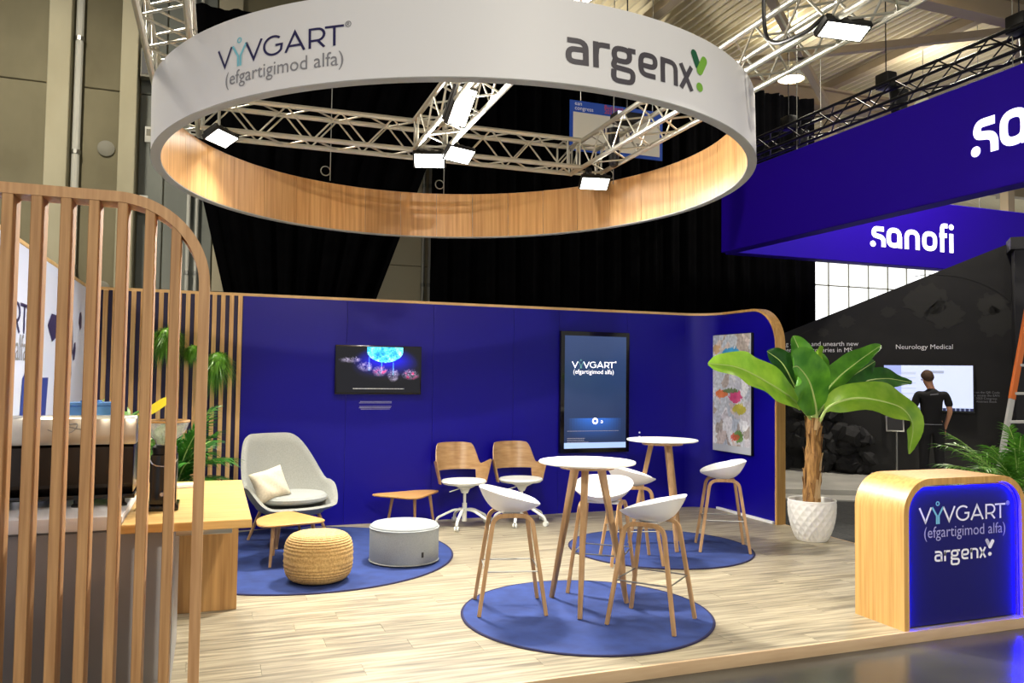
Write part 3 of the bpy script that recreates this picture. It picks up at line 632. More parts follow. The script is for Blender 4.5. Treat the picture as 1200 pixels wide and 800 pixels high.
def pil(s):
    def f(u, v):
        a, b = u*2-1, v*2-1; k = (1-a**4)*(1-b**4); pinch = 1-.07*(1-abs(a))*(abs(b)**3)-.07*(1-abs(b))*(abs(a)**3)
        return (a*.17*pinch, s*(.07*k**.6+.004*math.sin(a*7+b*5)*k), b*.155*pinch)
    return f
MB().grid(18, 18, pil(1)).grid(18, 18, pil(-1)).move(Matrix.Rotation(R(18), 4, 'Z') @ Matrix.Rotation(R(-22), 4, 'X') @ Matrix.Rotation(R(-14), 4, 'Y')).build('cover', 'linen', t, smooth=80, weld=True)
def tri_table(lab, corners, legs, h, loc):
    t = thing('coffee_table', lab, 'table', (loc[0], loc[1], loc[2]), 0, 'three-cornered oak coffee tables')
    P = [(p.x, p.y) for p in [v for v in rounded([Vector((c[0], c[1])) for c in corners], .17, 10, True)]]
    n = len(P); cx = sum(p[0] for p in P)/n; cy = sum(p[1] for p in P)/n
    mb = MB(); rings = [(.95, h-.022), (1, h-.012), (1, h-.003), (.99, h)]
    for s, z in rings: mb.v += [(cx+(x-cx)*s, cy+(y-cy)*s, z) for x, y in P]
    for i in range(3): mb.f += [(i*n+k, i*n+(k+1) % n, (i+1)*n+(k+1) % n, (i+1)*n+k) for k in range(n)]
    mb.f += [tuple(range(n)), tuple(3*n+k for k in range(n))]; mb.build('tabletop', 'oak_table', t)
    for x, y in legs:
        d = Vector((x-cx, y-cy, 0)); MB().tube([(x, y, 0), (x-d.x*.22, y-d.y*.22, h-.015)], [.012, .019], 10).build('leg', 'oak_leg', t)
tri_table('rounded triangular oak coffee table in front of the grey lounge chair', [(.30, -.22), (-.33, -.36), (-.33, .10), (-.02, .46)], [(-.22, -.27), (-.16, .2), (.22, -.05)], .365, (.72, 7.5, .011))
tri_table('rounded triangular oak coffee table against the navy wall behind the ottoman', [(-.48, .12), (-.02, -.34), (.4, .22), (.2, .3)], [(-.24, .10), (.02, -.12), (.3, .14)], .37, (2.07, 8.68, 0))
t = thing('ottoman', 'light grey felt drum ottoman on the big blue rug', 'ottoman', (1.655, 7.17, .011))
MB().lathe([(.29, 0), (.305, .012), (.31, .03), (.31, .29), (.303, .318), (.285, .332), (.001, .336)], 56).build('body', 'grey_felt', t)
MB().lathe([(.309, .298), (.315, .303), (.309, .308)], 56).build('top_piping', 'grey_felt', t); MB().lathe([(.306, .008), (.314, .014), (.309, .02)], 56).build('base_piping', 'seat_fabric', t)
mb = MB(); a = R(-72); mb.obox((.311*math.cos(a), .311*math.sin(a), .1), (.004, .02, .045), Matrix.Rotation(a, 3, 'Z')); mb.build('fabric_label', 'black_metal', t)
t = thing('pouf', 'woven jute pouf, straw coloured, on the big blue rug', 'pouf', (.84, 6.68, .011))
prf = []; NR = 22
for k in range(NR*4+1):
    s = k/(NR*4); a = -PI/2+PI*s
    rr = .268*(abs(math.cos(a))**.36); zz = .195+.195*math.copysign(abs(math.sin(a))**.75, math.sin(a))
    prf.append((max(.001, rr+.006*abs(math.sin(k*PI/4))), zz))
def jf(u, v):
    k = int(round(v*(len(prf)-1))); r, z = prf[k]; q = 2*PI*u; tw = .004*math.sin(q*70+k*1.6); return ((r+tw)*math.cos(q), (r+tw)*math.sin(q), z)
MB().grid(150, len(prf), jf, cu=True).build('woven_cover', 'jute', t, smooth=60)

# ------------------------------------------------------------------ swivel chairs
def make_swivel(lab, loc, rz):
    t = thing('swivel_chair', lab, 'chair', loc, rz, 'oak-backed swivel chairs')   # local -Y is forward
    # back and arms: wrapped veneer with an opening over the seat
    def outline(s):   # s -1..1 around the wrap -> top, bottom heights
        a = abs(s)
        if a < .36: top = .905-.012*(a/.36)**4
        elif a < .62: k = (a-.36)/.26; top = .893-.225*(k*k*(3-2*k))
        else: k = (a-.62)/.38; top = .668+.07*min(1, k*1.3)-.012*k*k
        return top
    def wrap(s, z):
        a = s*1.72; tilt = (z-.5)*.16; r = .262+.17*(z-.45)*(.45+.9*abs(math.sin(a)))
        return Vector((r*math.sin(a), .06+(r*.88)*math.cos(a)+tilt*max(0, math.cos(a)), z))
    mb = MB(); N = 48; rowsz = 8
    for part in (0, 1):
        for i in range(N+1):
            s = -1+2*i/N; top = outline(s); a = abs(s)
            gap = .60 if a < .5 else None
            for j in range(rowsz+1):
                lo = .60 if a <= .5 else .47
                z = lo+(top-lo)*j/rowsz; p = wrap(s, z)
                q = s*1.72; p += Vector((math.sin(q), math.cos(q), 0))*.010*part; mb.v.append(tuple(p))
    n = (N+1)*(rowsz+1); W = rowsz+1
    for pt in (0, 1):
        for i in range(N):
            for j in range(rowsz): mb.f.append((pt*n+i*W+j, pt*n+(i+1)*W+j, pt*n+(i+1)*W+j+1, pt*n+i*W+j+1))
    for i in range(N):
        for j in (0, rowsz): mb.f.append((i*W+j, (i+1)*W+j, n+(i+1)*W+j, n+i*W+j))
    for i in (0, N):
        for j in range(rowsz): mb.f.append((i*W+j, i*W+j+1, n+i*W+j+1, n+i*W+j))
    mb.build('back_shell', 'oak_shell', t, smooth=40)
    # seat
    MB().lathe([(.001, .455), (.15, .455), (.24, .47), (.262, .495), (.25, .512), (.15, .505), (.001, .5)], 40, (0, .03, 0), .98, .9).build('seat', 'chair_white', t)
    MB().lathe([(.035, .37), (.06, .42), (.13, .456), (.001, .456)], 20).build('seat_plate', 'chair_white', t)
    MB().tube([(-.03, 0, .43), (-.2, -.06, .40)], .006, 6).build('height_lever', 'chair_white', t)
    MB().tube([(0, 0, .2), (0, 0, .42)], .016, 12).build('gas_column', 'chair_white', t); MB().tube([(0, 0, .06), (0, 0, .26)], .027, 14).build('column_sleeve', 'chair_white', t)
    for k in range(5):
        a = R(-90+36+72*k); c, s_ = math.cos(a), math.sin(a)
        MB().sweep(rounded([(c*.02, s_*.02, .19), (c*.12, s_*.12, .185), (c*.30, s_*.30, .10), (c*.315, s_*.315, .055)], .03, 3), Vector((-s_, c, 0)), .03, .022).build('leg', 'chair_white', t, bevel=.004, seg=1)
        w_ = MB(); tx = Vector((-s_, c, 0))
        for off in (-.014, .014): w_.tube([Vector((c*.318, s_*.318, .028))+tx*(off-.008), Vector((c*.318, s_*.318, .028))+tx*(off+.008)], .027, 14)
        w_.build('castor', 'chair_white', t)
    return t
c1 = make_swivel('oak and white swivel chair by the navy wall, left of the pair', (2.66, 8.60, 0), R(4))
copy_tree(c1, (3.34, 8.60, 0), R(2), 'oak and white swivel chair by the navy wall, right of the pair')

# ------------------------------------------------------------------ wall displays
t = thing('wall_television', 'black landscape wall television showing glowing blue jellyfish-like picture', 'television', (0, 0, 0))
x0, x1, z0, z1, yy = 1.27, 2.25, 1.45, 2.0, WB-.045
MB().box(x0, x1, yy, WB-.002, z0, z1).build('casing', 'black_gloss', t, bevel=.006)
blobs = [(.10, .72, .07, .04), (.22, .66, .06, .05), (.33, .50, .07, .07), (.52, .42, .07, .09), (.66, .30, .05, .10), (.85, .38, .09, .08)]
def tv(u, v):
    nz = noise.noise(Vector((u*22, v*13, .3))); n2 = noise.noise(Vector((u*60, v*36, 2)))
    g = max(0, 1-((u-.58)/.42)**2-((v-.62)/.42)**2); c = [6+18*g, 6+16*g, 14+225*g*max(0, min(1, v*2.2-.55))]
    d = ((u-.57)/.22)**2+((v-.93)/.27)**2
    if d < 1: k = .5+.5*nz+.45*n2+.35*d; c = [20+130*k*k, 110+130*k, 190+60*k]
    for bx, by in ((.38, .6), (.53, .55), (.67, .5)):
        k = max(0, 1-abs(u-bx)/(.008+.02*max(0, by+.15-v)))*(by-.12 < v < by+.17)
        c = [c[0]+60*k, c[1]+150*k, c[2]+120*k]
    for i, (bx, by, rx, ry) in enumerate([(.16, .70, .13, .06), (.33, .56, .09, .10), (.51, .46, .10, .12), (.67, .38, .07, .15), (.88, .40, .11, .12)]):
        dd = ((u-bx-.03*nz)/rx)**2+((v-by-.05*n2)/ry)**2
        if dd < 1: k = (1-dd)**.5*(.55+.6*n2+.5*nz); k = max(0, min(1, k)); pk = (i in (2, 4))*max(0, nz)*2; c = [c[0]*(1-k)+(190+60*pk)*k, c[1]*(1-k)+(180-90*pk)*k, c[2]*(1-k)+(215-60*pk)*k]
    return c
colour_grid(150, 84, lambda u, v: (x0+.015+(x1-x0-.03)*u, yy-.002, z0+.02+(z1-z0-.035)*v), tv, 'screen', 'screen_picture', t)
def bars(parent, fn, rows, m, nm):
    """lines of print too small to read, as rows of short dashes"""
    rnd = random.Random(len(rows)); mb = MB(); mb.keep = True
    for (u0, u1, v, h) in rows:
        u = u0
        while u < u1: l = min(rnd.uniform(1.5, 4)*h, u1-u); mb.add([fn(u, v), fn(u+l, v), fn(u+l, v+h*.75), fn(u, v+h*.75)], [(0, 1, 2, 3)]); u += l+h*.45
    return stuff(mb.build(nm, m, parent, smooth=0))
bars(t, lambda u, v: (u, yy-.004, v), [(x0+.2, x1-.2, z0+.06, .010)], 'logo_white', 'caption')
bars(wb, lambda u, v: (u, WB-.003, v), [(1.56, 1.92, 1.365, .006), (1.55, 1.92, 1.35, .006), (1.555, 1.92, 1.31, .006), (1.55, 1.91, 1.295, .006), (1.57, 1.9, 1.28, .006)], 'logo_soft', 'wall_print')
t = thing('portrait_display', 'tall black-framed portrait display with the white drug logo on navy wall', 'display', (0, 0, 0))
x0, x1, z0, z1, yy = 4.0, 4.95, .74, 2.24, WB-.06
MB().box(x0, x1, yy, WB-.002, z0, z1).build('casing', 'black_gloss', t, bevel=.006)
def pd(u, v):
    if v < .055: return (150, 175, 215)
    c = [26+18*v, 40+22*v, 72+30*v]
    if v < .27: k = max(0, 1-((u-.5)/.45)**2)*max(0, 1-(.27-v)/.2); c = [c[0]+10*k, c[1]+50*k, c[2]+110*k]
    return c
sx0, sx1, sz0, sz1 = x0+.05, x1-.05, z0+.055, z1-.055
colour_grid(24, 60, lambda u, v: (sx0+(sx1-sx0)*u, yy-.002, sz0+(sz1-sz0)*v), pd, 'screen', 'screen_picture', t)
lg = put('display_logo', None, t)
pw = lambda a, b, s: (lambda u, v, e=0: (a+u*s, yy-.004-e, b+v*s))
word_mark(pw(4.15, 1.79, .096), t, 'glow_logo', 'logo_teal', 'glow_logo', .13)
text('(efgartigimod alfa)', .078, pw(4.445, 1.715, 1), 'printed_line', 'glow_logo', t)
bpy.data.objects.remove(lg)
mb = MB(); ribbon(mb, arc(4.47, 1.13, .03, .03, 0, 360, 20)[:-1], .02, lambda u, v: (u, yy-.004, v), True); ribbon(mb, arc(4.56, 1.12, .014, .014, -150, 150, 12), .007, lambda u, v: (u, yy-.004, v)); mb.build('screen_icon', 'glow_logo', t, smooth=0)
bars(t, lambda u, v: (u, yy-.004, v), [(sx0+.04, sx1-.1, 1.005, .007), (sx0+.04, sx0+.28, .915, .008), (sx0+.04, sx0+.27, .892, .008), (sx0+.04, sx0+.33, .868, .008)], 'logo_soft', 'fine_print')
t = thing('wall_socket', 'two tiny white round fittings on navy wall above far table', 'socket', (5.13, WB, .945))
for z in (-.025, .03): MB().lathe([(.012, 0), (.012, .008), (.008, .012)], 14).move(Matrix.Translation((0, 0, z)) @ Matrix.Rotation(PI/2, 4, 'X')).build('button', 'white_paint', t)
t = thing('photo_collage', 'framed collage print of colourful photographs on the return wall', 'picture', (0, 0, 0))
MB().box(RX-.04, RX-.002, 8.1, 8.92, .75, 2.24).build('frame', 'black_metal', t, bevel=.004)
cells = []
rnd = random.Random(12); pal = [(196, 200, 210), (222, 224, 228), (190, 198, 206), (204, 202, 208), (170, 160, 152), (208, 196, 190), (232, 234, 238), (186, 196, 208)]
acc = [(30, 150, 220, .5, .84, .22, .05), (226, 106, 40, .25, .49, .16, .035), (230, 60, 120, .62, .47, .16, .05), (200, 190, 40, .72, .37, .16, .045), (90, 140, 50, .7, .14, .12, .05), (230, 90, 60, .6, .13, .1, .03), (210, 170, 110, .12, .88, .1, .04), (60, 60, 66, .3, .8, .05, .03), (90, 120, 60, .5, .52, .2, .02)]
for k in range(90): cells.append((rnd.random(), rnd.random(), rnd.choice(pal)))
def col_(u, v):
    nz = noise.noise(Vector((u*9, v*16, 5))); n2 = noise.noise(Vector((u*26, v*46, 1)))
    r = min(cells, key=lambda c: max(abs(c[0]-u-.03*nz), 1.6*abs(c[1]-v-.02*nz))); c = [x+34*n2+14*nz+8 for x in r[2]]
    for R_, G_, B_, cx, cy, rx, ry in acc:
        if ((u-cx+.06*n2)/rx)**2+((v-cy+.02*n2)/ry)**2 < 1: k = .8; c = [c[0]*(1-k)+R_*k+20*nz, c[1]*(1-k)+G_*k+20*nz, c[2]*(1-k)+B_*k+20*nz]
    if v < .06 or u < .03 or u > .97: c = [200, 206, 214]
    return c
colour_grid(70, 120, lambda u, v: (RX-.0415, 8.915-.81*u, .755+1.48*v), col_, 'print', 'print_picture', t)

# ------------------------------------------------------------------ reception counter
CX0, CX1, CY0, CY1, CH = 4.385, 5.54, 4.18, 4.62, 1.012
t = thing('reception_counter', 'oak reception counter with rounded corners and blue-lit logo front', 'counter', (0, 0, 0))
ro = .24; tk = .045
def hoop(r, inset):
    x0, x1, z1 = CX0+inset, CX1-inset, CH-inset; rr = r-inset
    L = [(x0, 0)]+[(x0+rr-rr*math.cos(q), z1-rr+rr*math.sin(q)) for q in [PI/2*k/10 for k in range(11)]]+[(x1-rr+rr*math.sin(q), z1-rr+rr*math.cos(q)) for q in [PI/2*k/10 for k in range(11)]]+[(x1, 0)]; return L
A, B = hoop(ro, 0), hoop(ro, tk); n = len(A); mb = MB()
mb.v += [(x, CY0, z) for x, z in A]+[(x, CY1, z) for x, z in A]+[(x, CY0, z) for x, z in B]+[(x, CY1, z) for x, z in B]
for k in range(n-1): mb.f += [(k, k+1, n+k+1, n+k), (2*n+k, 2*n+k+1, 3*n+k+1, 3*n+k), (k, k+1, 2*n+k+1, 2*n+k), (n+k, n+k+1, 3*n+k+1, 3*n+k)]
mb.f += [(0, n, 3*n, 2*n), (n-1, 2*n-1, 4*n-1, 3*n-1)]
mb.build('oak_shell', 'oak_counter', t, smooth=30)
C_ = hoop(ro, tk+.03); yp = CY0+.035
mb = MB().prism(C_, yp, yp+.02, lambda u, v, h: (u, h, v+.012)); mb.build('front_panel', 'navy_panel' if 'navy_panel' in M else 'navy_dark', t, smooth=0)
D_ = hoop(ro, tk+.006)
MB().tube([(x, yp-.010, z+.006) for x, z in D_], .004, 6).build('led_strip', 'led_blue', t)
MB().box(CX0+tk+.002, CX1-tk-.002, CY0+.06, CY0+.08, 0, CH-tk-.12).build('back_board', 'navy_dark', t, smooth=0)
cf = lambda a, b, s: (lambda u, v, e=0: (a+u*s, yp-.003-e, b+v*s))
word_mark(cf(4.56, .705, .134), t, 'logo_white', 'logo_teal', 'logo_soft', .12)
text('(efgartigimod alfa)', .108, cf(4.985, .602, 1), 'printed_line', 'logo_lilac', t)
argenx_mark(cf(4.69, .435, .092), t, 'logo_white', 'logo_soft', 'logo_white', .19, .8)

# ------------------------------------------------------------------ hanging ring
ring = thing('hanging_ring', 'large white hanging ring sign, oak inside, logos outside, above the stand', 'ring', (1.955, 6.57, 3.30))
ring.rotation_euler = (-.02, -.015, 0)
RO, RI, RH = 2.435, 2.365, .505
NS = 144
def cylw(r, z0, z1): return lambda u, v: (r*math.cos(2*PI*u), r*math.sin(2*PI*u), z0+(z1-z0)*v)
mb = MB(); mb.grid(NS, 2, cylw(RO, .004, RH), cu=True); mb.grid(NS, 2, lambda u, v: ((RI+(RO-RI)*v)*math.cos(2*PI*u), (RI+(RO-RI)*v)*math.sin(2*PI*u), RH), cu=True); mb.grid(NS, 2, cylw(RI+.012, 0, RH), cu=True)
mb.build('outer_band', 'ring_white', ring, smooth=30)
MB().lathe([(RI+.002, 0), (RO, 0), (RO+.003, .004), (RO, .008), (RI+.002, .008), (RI+.002, 0)], NS).build('bottom_rim', 'ring_rim', ring)
seg = 36
def vp(u, v, h):
    return ((RI+h)*math.cos(u), (RI+h)*math.sin(u), v)
da = 2*PI/seg
mb = MB()
for k in range(6):
    a, b = (k/6)*(da-.002), ((k+1)/6)*(da-.002)
    mb.add([vp(a, .009, 0), vp(b, .009, 0), vp(b, RH-.001, 0), vp(a, RH-.001, 0), vp(a, .009, .01), vp(b, .009, .01), vp(b, RH-.001, .01), vp(a, RH-.001, .01)], [(0, 1, 2, 3), (4, 7, 6, 5), (0, 4, 5, 1), (3, 2, 6, 7)]+([(0, 3, 7, 4)] if k == 0 else [])+([(1, 5, 6, 2)] if k == 5 else []))
ven = mb.mesh('veneer_panel', 'veneer', smooth=30)
for k in range(seg): put('veneer_panel', ven, ring, (0, 0, 0), (0, 0, k*da))
rf = lambda deg, z, s: (lambda u, v, e=0: ((RO+.003+e)*math.cos(R(deg)+u*s/RO), (RO+.003+e)*math.sin(R(deg)+u*s/RO), z+v*s))
word_mark(rf(-143.9, .215, .150), ring, 'logo_navy', 'logo_teal', 'logo_grey', .11)
text('(efgartigimod alfa)', .118, rf(-132.4, .10, 1), 'printed_line', 'logo_grey', ring)
argenx_mark(rf(-92.6, .125, .182), ring, 'logo_dark', 'logo_green', 'logo_lime', .2)

# ------------------------------------------------------------------ trusses
brace_cache = {}
def truss(lab, p0, p1, sz=.29, m='truss_metal', step=.26, rc=.024, rb=.009, group='lighting trusses', ends=True):
    p0, p1 = Vector(p0), Vector(p1); L = (p1-p0).length; d = (p1-p0).normalized()
    t = thing('lighting_truss', lab, 'truss', p0, 0, group); t.rotation_euler = d.to_track_quat('X', 'Z').to_euler()
    h = sz/2; me = MB().tube([(0, 0, 0), (L, 0, 0)], rc, 10).mesh('chord', m)
    for y, z in ((-h, -h), (h, -h), (h, h), (-h, h)): put('chord', me, t, (0, y, z))
    n = max(2, int(round(L/step))); st = L/n; dl = math.hypot(st, sz)
    key = (round(dl, 3), m)
    if key not in brace_cache: brace_cache[key] = MB().tube([(-dl/2, 0, 0), (dl/2, 0, 0)], rb, 6, cap=False).mesh('brace', m)
    bm_ = brace_cache[key]; a = math.atan2(sz, st); cnt = 0
    for i in range(n):
        s = 1 if i % 2 == 0 else -1; cx = (i+.5)*st
        for y in (-h, h): put('brace', bm_, t, (cx, y, 0), (0, -a*s, 0))
        for z in (-h, h): put('brace', bm_, t, (cx, 0, z), (0, 0, a*s))
    if ends:
        e = MB().tube([(0, 0, -h), (0, 0, h)], rb*1.2, 6).mesh('end_bar', m); e2 = MB().tube([(0, -h, 0), (0, h, 0)], rb*1.2, 6).mesh('end_bar', m)
        for x in (.02, .16, L-.16, L-.02):
            for y in (-h, h): put('end_bar', e, t, (x, y, 0))
            for z in (-h, h): put('end_bar', e2, t, (x, 0, z))
    return t
TZ = 4.05
truss('white box truss across the ring at the back, lighting frame over stand', (-.17, 7.92, TZ), (3.62, 7.82, TZ))
truss('white box truss through the middle of the ring towards us', (1.95, 7.70, TZ), (1.90, 4.35, TZ))
truss('white box truss on the right, leaving the ring towards the upper right', (3.78, 7.98, TZ), (3.67, 3.4, TZ))
truss('white box truss at left, rising behind the ring beside the concrete wall', (-.33, 8.06, TZ), (-.36, 4.4, TZ))
truss('black box truss above the large violet banner', (8.15, 12.2, 5.38), (8.15, 3.0, 5.38), .26, 'black_truss', .34, .022, .010, 'black trusses')
for y, lab in ((6.15, 'black chain hoist on the black truss nearest the frame edge'), (8.0, 'black chain hoist on the black truss, middle one'), (9.9, 'black chain hoist on the black truss, nearest the ring')):
    t = thing('chain_hoist', lab, 'hoist', (8.15, y, 5.33))
    MB().box(-.08, .08, -.11, .11, .16, .36).build('motor_case', 'black_metal', t, bevel=.02); MB().tube([(0, 0, .36), (0, 0, 3.4)], .008, 6).build('chain', 'black_metal', t)
    MB().lathe([(.09, -.2), (.1, -.05), (.12, .2), (.11, .2), (.001, .18)], 14, (.32, .1, 0)).build('chain_bag', 'black_metal', t)

def flood(lab, face, aim, wdt=.29, hgt=.15, power=None, mount=None, sp=150):
    """LED floodlight: face centre, aim direction, lamp with its own light"""
    face = Vector(face); aim = Vector(aim).normalized()
    t = thing('floodlight', lab, 'floodlight', face, 0, 'stand floodlights'); q = aim.to_track_quat('-Z', 'Y'); t.rotation_euler = q.to_euler()
    MB().box(-wdt/2-.015, wdt/2+.015, -hgt/2-.015, hgt/2+.015, .004, .05).build('housing', 'black_metal', t, bevel=.008)
    for k in range(4): MB().box(-wdt/2+.02+k*wdt/4, -wdt/2+.06+k*wdt/4, -hgt/2, hgt/2, .05, .085).build('cooling_fin', 'black_metal', t, bevel=.003, seg=1)
    for k in range(4): MB().box(-wdt/2+k*wdt/4+.003, -wdt/2+(k+1)*wdt/4-.003, -hgt/2, hgt/2, 0, .006).build('led_panel', 'flood_face', t)
    mt = q.to_matrix().inverted()
    top = Vector(mount)-face if mount else Vector((0, 0, .22))
    MB().tube([mt @ (top*.02-aim*.03), mt @ top], .012, 8).build('yoke', 'black_metal', t); MB().obox(mt @ top, (.07, .07, .05), Matrix.Identity(3)).build('clamp', 'black_metal', t, bevel=.01)
    area('floodlight_beam', face+aim*.02, aim, wdt, hgt, power or FLOOD, spread=R(sp)); return t
LZ = 3.86
flood('lit floodlight at the left end of the back truss', (0.02, 7.7, 3.80), (.4, -.3, -.85), mount=(-.02, 7.85, 3.9), sp=110)
flood('lit floodlight tilted toward us under the middle truss, upper one', (1.85, 6.2, 3.86), (.25, -.72, -.5), .17, .30, mount=(1.93, 6.3, 3.95))
flood('lit floodlight under truss crossing, left of the pair', (1.94, 7.62, 3.78), (-.2, -.62, -.75), power=FLOOD*3.4, mount=(1.9, 7.75, 3.9))
flood('lit floodlight under truss crossing, right of the pair', (2.2, 7.45, 3.82), (.22, -.6, -.75), power=FLOOD*3.4, mount=(2.1, 7.6, 3.9))
flood('lit floodlight under the right corner of the lighting truss', (3.74, 7.60, 3.72), (-.12, -.55, -.83), sp=110, power=FLOOD*.6, mount=(3.75, 7.78, 3.9))
flood('lit four-panel floodlight on the right truss at the top', (3.62, 3.88, 3.84), (-.05, -.42, -.9), .30, .11, mount=(3.68, 3.95, 3.92))
flood('lit floodlight peeking over the top of the white ring', (2.05, 4.55, 4.07), (.05, .25, -.95), mount=(1.97, 4.6, 4.12))
t = thing('chain_hoist', 'black chain hoist with cable bag hanging beside the congress sign', 'hoist', (3.90, 7.2, 4.27))
MB().box(-.15, .15, -.09, .09, 0, .10).build('motor_case', 'black_metal', t, bevel=.02); MB().box(-.15, -.06, -.095, -.09, .01, .09).build('glow_panel', 'glow_white', t)  # panel face glows by its material
MB().lathe([(.03, -.40), (.05, -.38), (.06, -.1), (.065, 0), (.001, 0)], 14, (-.04, .2, 0)).build('cable_bag', 'black_metal', t); MB().tube([(0, 0, .14), (0, 0, 4.4)], .007, 6).build('chain', 'black_metal', t)
for (x, y), lab in (((1.13, 8.74), 'thin hanging wire with eye loop at back of ring, left one'), ((2.43, 8.85), 'thin hanging wire with eye loop at back of ring, middle one'), ((4.0, 7.68), 'thin hanging wire with eye loop at back of ring, right one')):
    t = thing('hanging_wire', lab, 'wire', (x, y, 3.76)); MB().tube([(0, 0, .0), (0, 0, 5.2)], .005, 6).build('wire', 'steel', t)
    MB().tube([(-.05+.05*math.cos(k*PI/8), .0, .10+.05*math.sin(k*PI/8)) for k in range(16)], .006, 6, closed=True).build('eye_loop', 'steel', t)
# black feed cable on the right truss
tag(MB().tube(catmull([(3.48, 3.9, 3.92), (3.46, 4.05, 3.88), (3.46, 4.35, 3.93), (3.46, 4.45, 4.15), (3.46, 4.42, 4.9)], 24), .014, 8).build('power_cable', 'black_metal'), 'black power cable looping by the four-panel floodlight on right truss', 'cable')
# congress sign
t = thing('congress_sign', 'hanging blue-bordered congress sign with stand name, seen through the ring', 'sign', (5.53, 10.5, 5.33))
MB().box(-.77, .77, 0, .02, -.37, .37).build('board', 'sign_blue', t); MB().box(-.72, .72, -.004, 0, -.32, .2).build('name_plate', 'sign_cream', t)
sg = lambda a, b, s=1: (lambda u, v, e=0: (a+u*s, -.007-e, b+v*s))
text('ean\ncongress', .085, sg(-.7, .3), 'printed_line', 'logo_white', t, 'LEFT', .8); text('Budapest\n2023', .085, sg(-.22, .3), 'printed_line', 'logo_red', t, 'LEFT', .8)
text('argenx', .2, sg(0, -.07), 'stand_name', 'logo_navy', t); text('TG1', .12, sg(.42, -.24), 'stand_number', 'logo_dark', t)
for x in (-.6, .6): MB().tube([(x, .01, .37), (x, .01, 3.5)], .005, 6).build('cable', 'steel', t)

# ------------------------------------------------------------------ violet banners
def banner(lab, x0, x1, y0, y1, z0, z1):
    t = thing('hanging_banner', lab, 'banner', (0, 0, 0)); MB().box(x0, x1, y0, y1, z0, z1).build('fabric', 'sanofi_violet', t, bevel=.01, seg=1)
    for q in range(3):
        x = x0+(x1-x0)*(q+.5)/3 if x1-x0 > 1 else (x0+x1)/2; y = (y0+y1)/2 if x1-x0 > 1 else y0+(y1-y0)*(q+.5)/3
        MB().tube([(x, y, z1), (x, y, 8.9)], .006, 6).build('cable', 'steel', t)
    return t
b1 = banner('large violet hanging banner at upper right with cropped white company name', 8.0, 8.25, 1.0, 11.42, 3.8, 5.08)
b2 = banner('violet hanging banner facing us with full white company name', 8.26, 20, 11.42, 11.67, 3.82, 5.08)
sanofi_mark(lambda u, v, e=0: (7.996, 6.62-u*.40, 4.22+v*.40), b1, 'glow_logo')  # banner letters glow by their own material, no lamp in the banner
sanofi_mark(lambda u, v, e=0: (11.24+u*.435, 11.415, 4.14+v*.375), b2, 'glow_logo')  # same glowing letter material

# ------------------------------------------------------------------ neighbouring stand: dark graphic wall
wo = Vector((10.89, 11.51, 0)); ws = Vector((.7071, -.7071, 0)); wn_ = Vector((-.7071, -.7071, 0))
WP = lambda s, z, o=0: tuple(wo+ws*s+wn_*o+Vector((0, 0, z)))
dw = thing('exhibit_wall', 'dark grey exhibit wall with sloping top and planet print', 'wall', tuple(wo))
L_ = lambda s, z, o=0: tuple(ws*s+wn_*o+Vector((0, 0, z)))
MB().prism([(-3.2, .03), (3.6, .03), (3.6, 4.6), (2.5, 4.05), (-1.25, 2.52), (-3.2, 1.7)], -.15, 0, L_).build('panel', 'dark_graphic', dw, smooth=0)
wtx = lambda s, z, k=1: (lambda u, v, e=0: L_(s+u*k, z+v*k, .004))
text('Neurology Medical', .118, wtx(1.16, 2.24), 'printed_line', 'logo_white', dw)
text('Dig deeper and unearth new\nscientific discoveries in MS', .118, wtx(-1.27, 2.30), 'printed_line', 'logo_white', dw, 'LEFT', .95)
text('Scan the QR Code\nto access the EAN\n2023 Congress\nAbstract Book', .052, wtx(2.10, 1.48), 'printed_line', 'logo_grey', dw, 'CENTER', 1.0)
mb = MB(); ribbon(mb, arc(1.3, 1.9, 1.65, 1.65, 25, 100, 40), .012, lambda u, v: L_(u, v, .003)); ribbon(mb, arc(-.2, 1.35, 1.35, 1.35, 110, 165, 30), .012, lambda u, v: L_(u, v, .003)); mb.build('planet_outline', 'graphic_pale', dw, smooth=0)
rnd = random.Random(4)
for c, r in (((1.2, 3.1), .35), ((1.5, 2.85), .3), ((2.3, 2.7), .3), ((2.2, 3.0), .22), ((-.1, 2.75), .14), ((-.5, 2.55), .1), ((.6, 2.9), .12)):
    P = [(c[0]+r*math.cos(2*PI*k/40)*(1+.6*noise.noise(Vector((k*.5, c[0], 3)))), c[1]+r*.8*math.sin(2*PI*k/40)*(1+.6*noise.noise(Vector((k*.45, c[1], 8))))) for k in range(40)]
    mb = MB(); mb.keep = True; mb.add([L_(u, v, .002) for u, v in P], [tuple(range(40))]); mb.build('planet_print', 'graphic_soft' if 'graphic_soft' in M else 'graphic_pale', dw, smooth=0)
t = thing('wall_screen', 'large white lit screen on the dark exhibit wall', 'screen', tuple(wo))
MB().prism([(.50, 1.14), (1.92, 1.14), (1.92, 1.97), (.50, 1.97)], .005, .06, L_).build('casing', 'black_gloss', t)
def ws_(u, v):
    if v < .045: return (30, 34, 70) if int(u*60) % 3 else (120, 130, 160)
    if u < .2: c = [150, 162, 216]; c = [180, 190, 232] if .55 < v < .8 else c
    else: c = [196, 206, 236]
    if .2 < u < .36 and int(v*26) % 3 == 0 and .1 < v < .9: c = [178, 186, 208]
    if .52 < u < .68 and .83 < v < .88: c = [150, 158, 178]
    return c
colour_grid(60, 34, lambda u, v: L_(.52+1.38*u, 1.17+.78*v, .062), ws_, 'screen_face', 'screen_picture', t)
t = thing('black_column', 'black square column with a wider cap at the right edge', 'column', WP(2.72, 0, .25), R(-45))
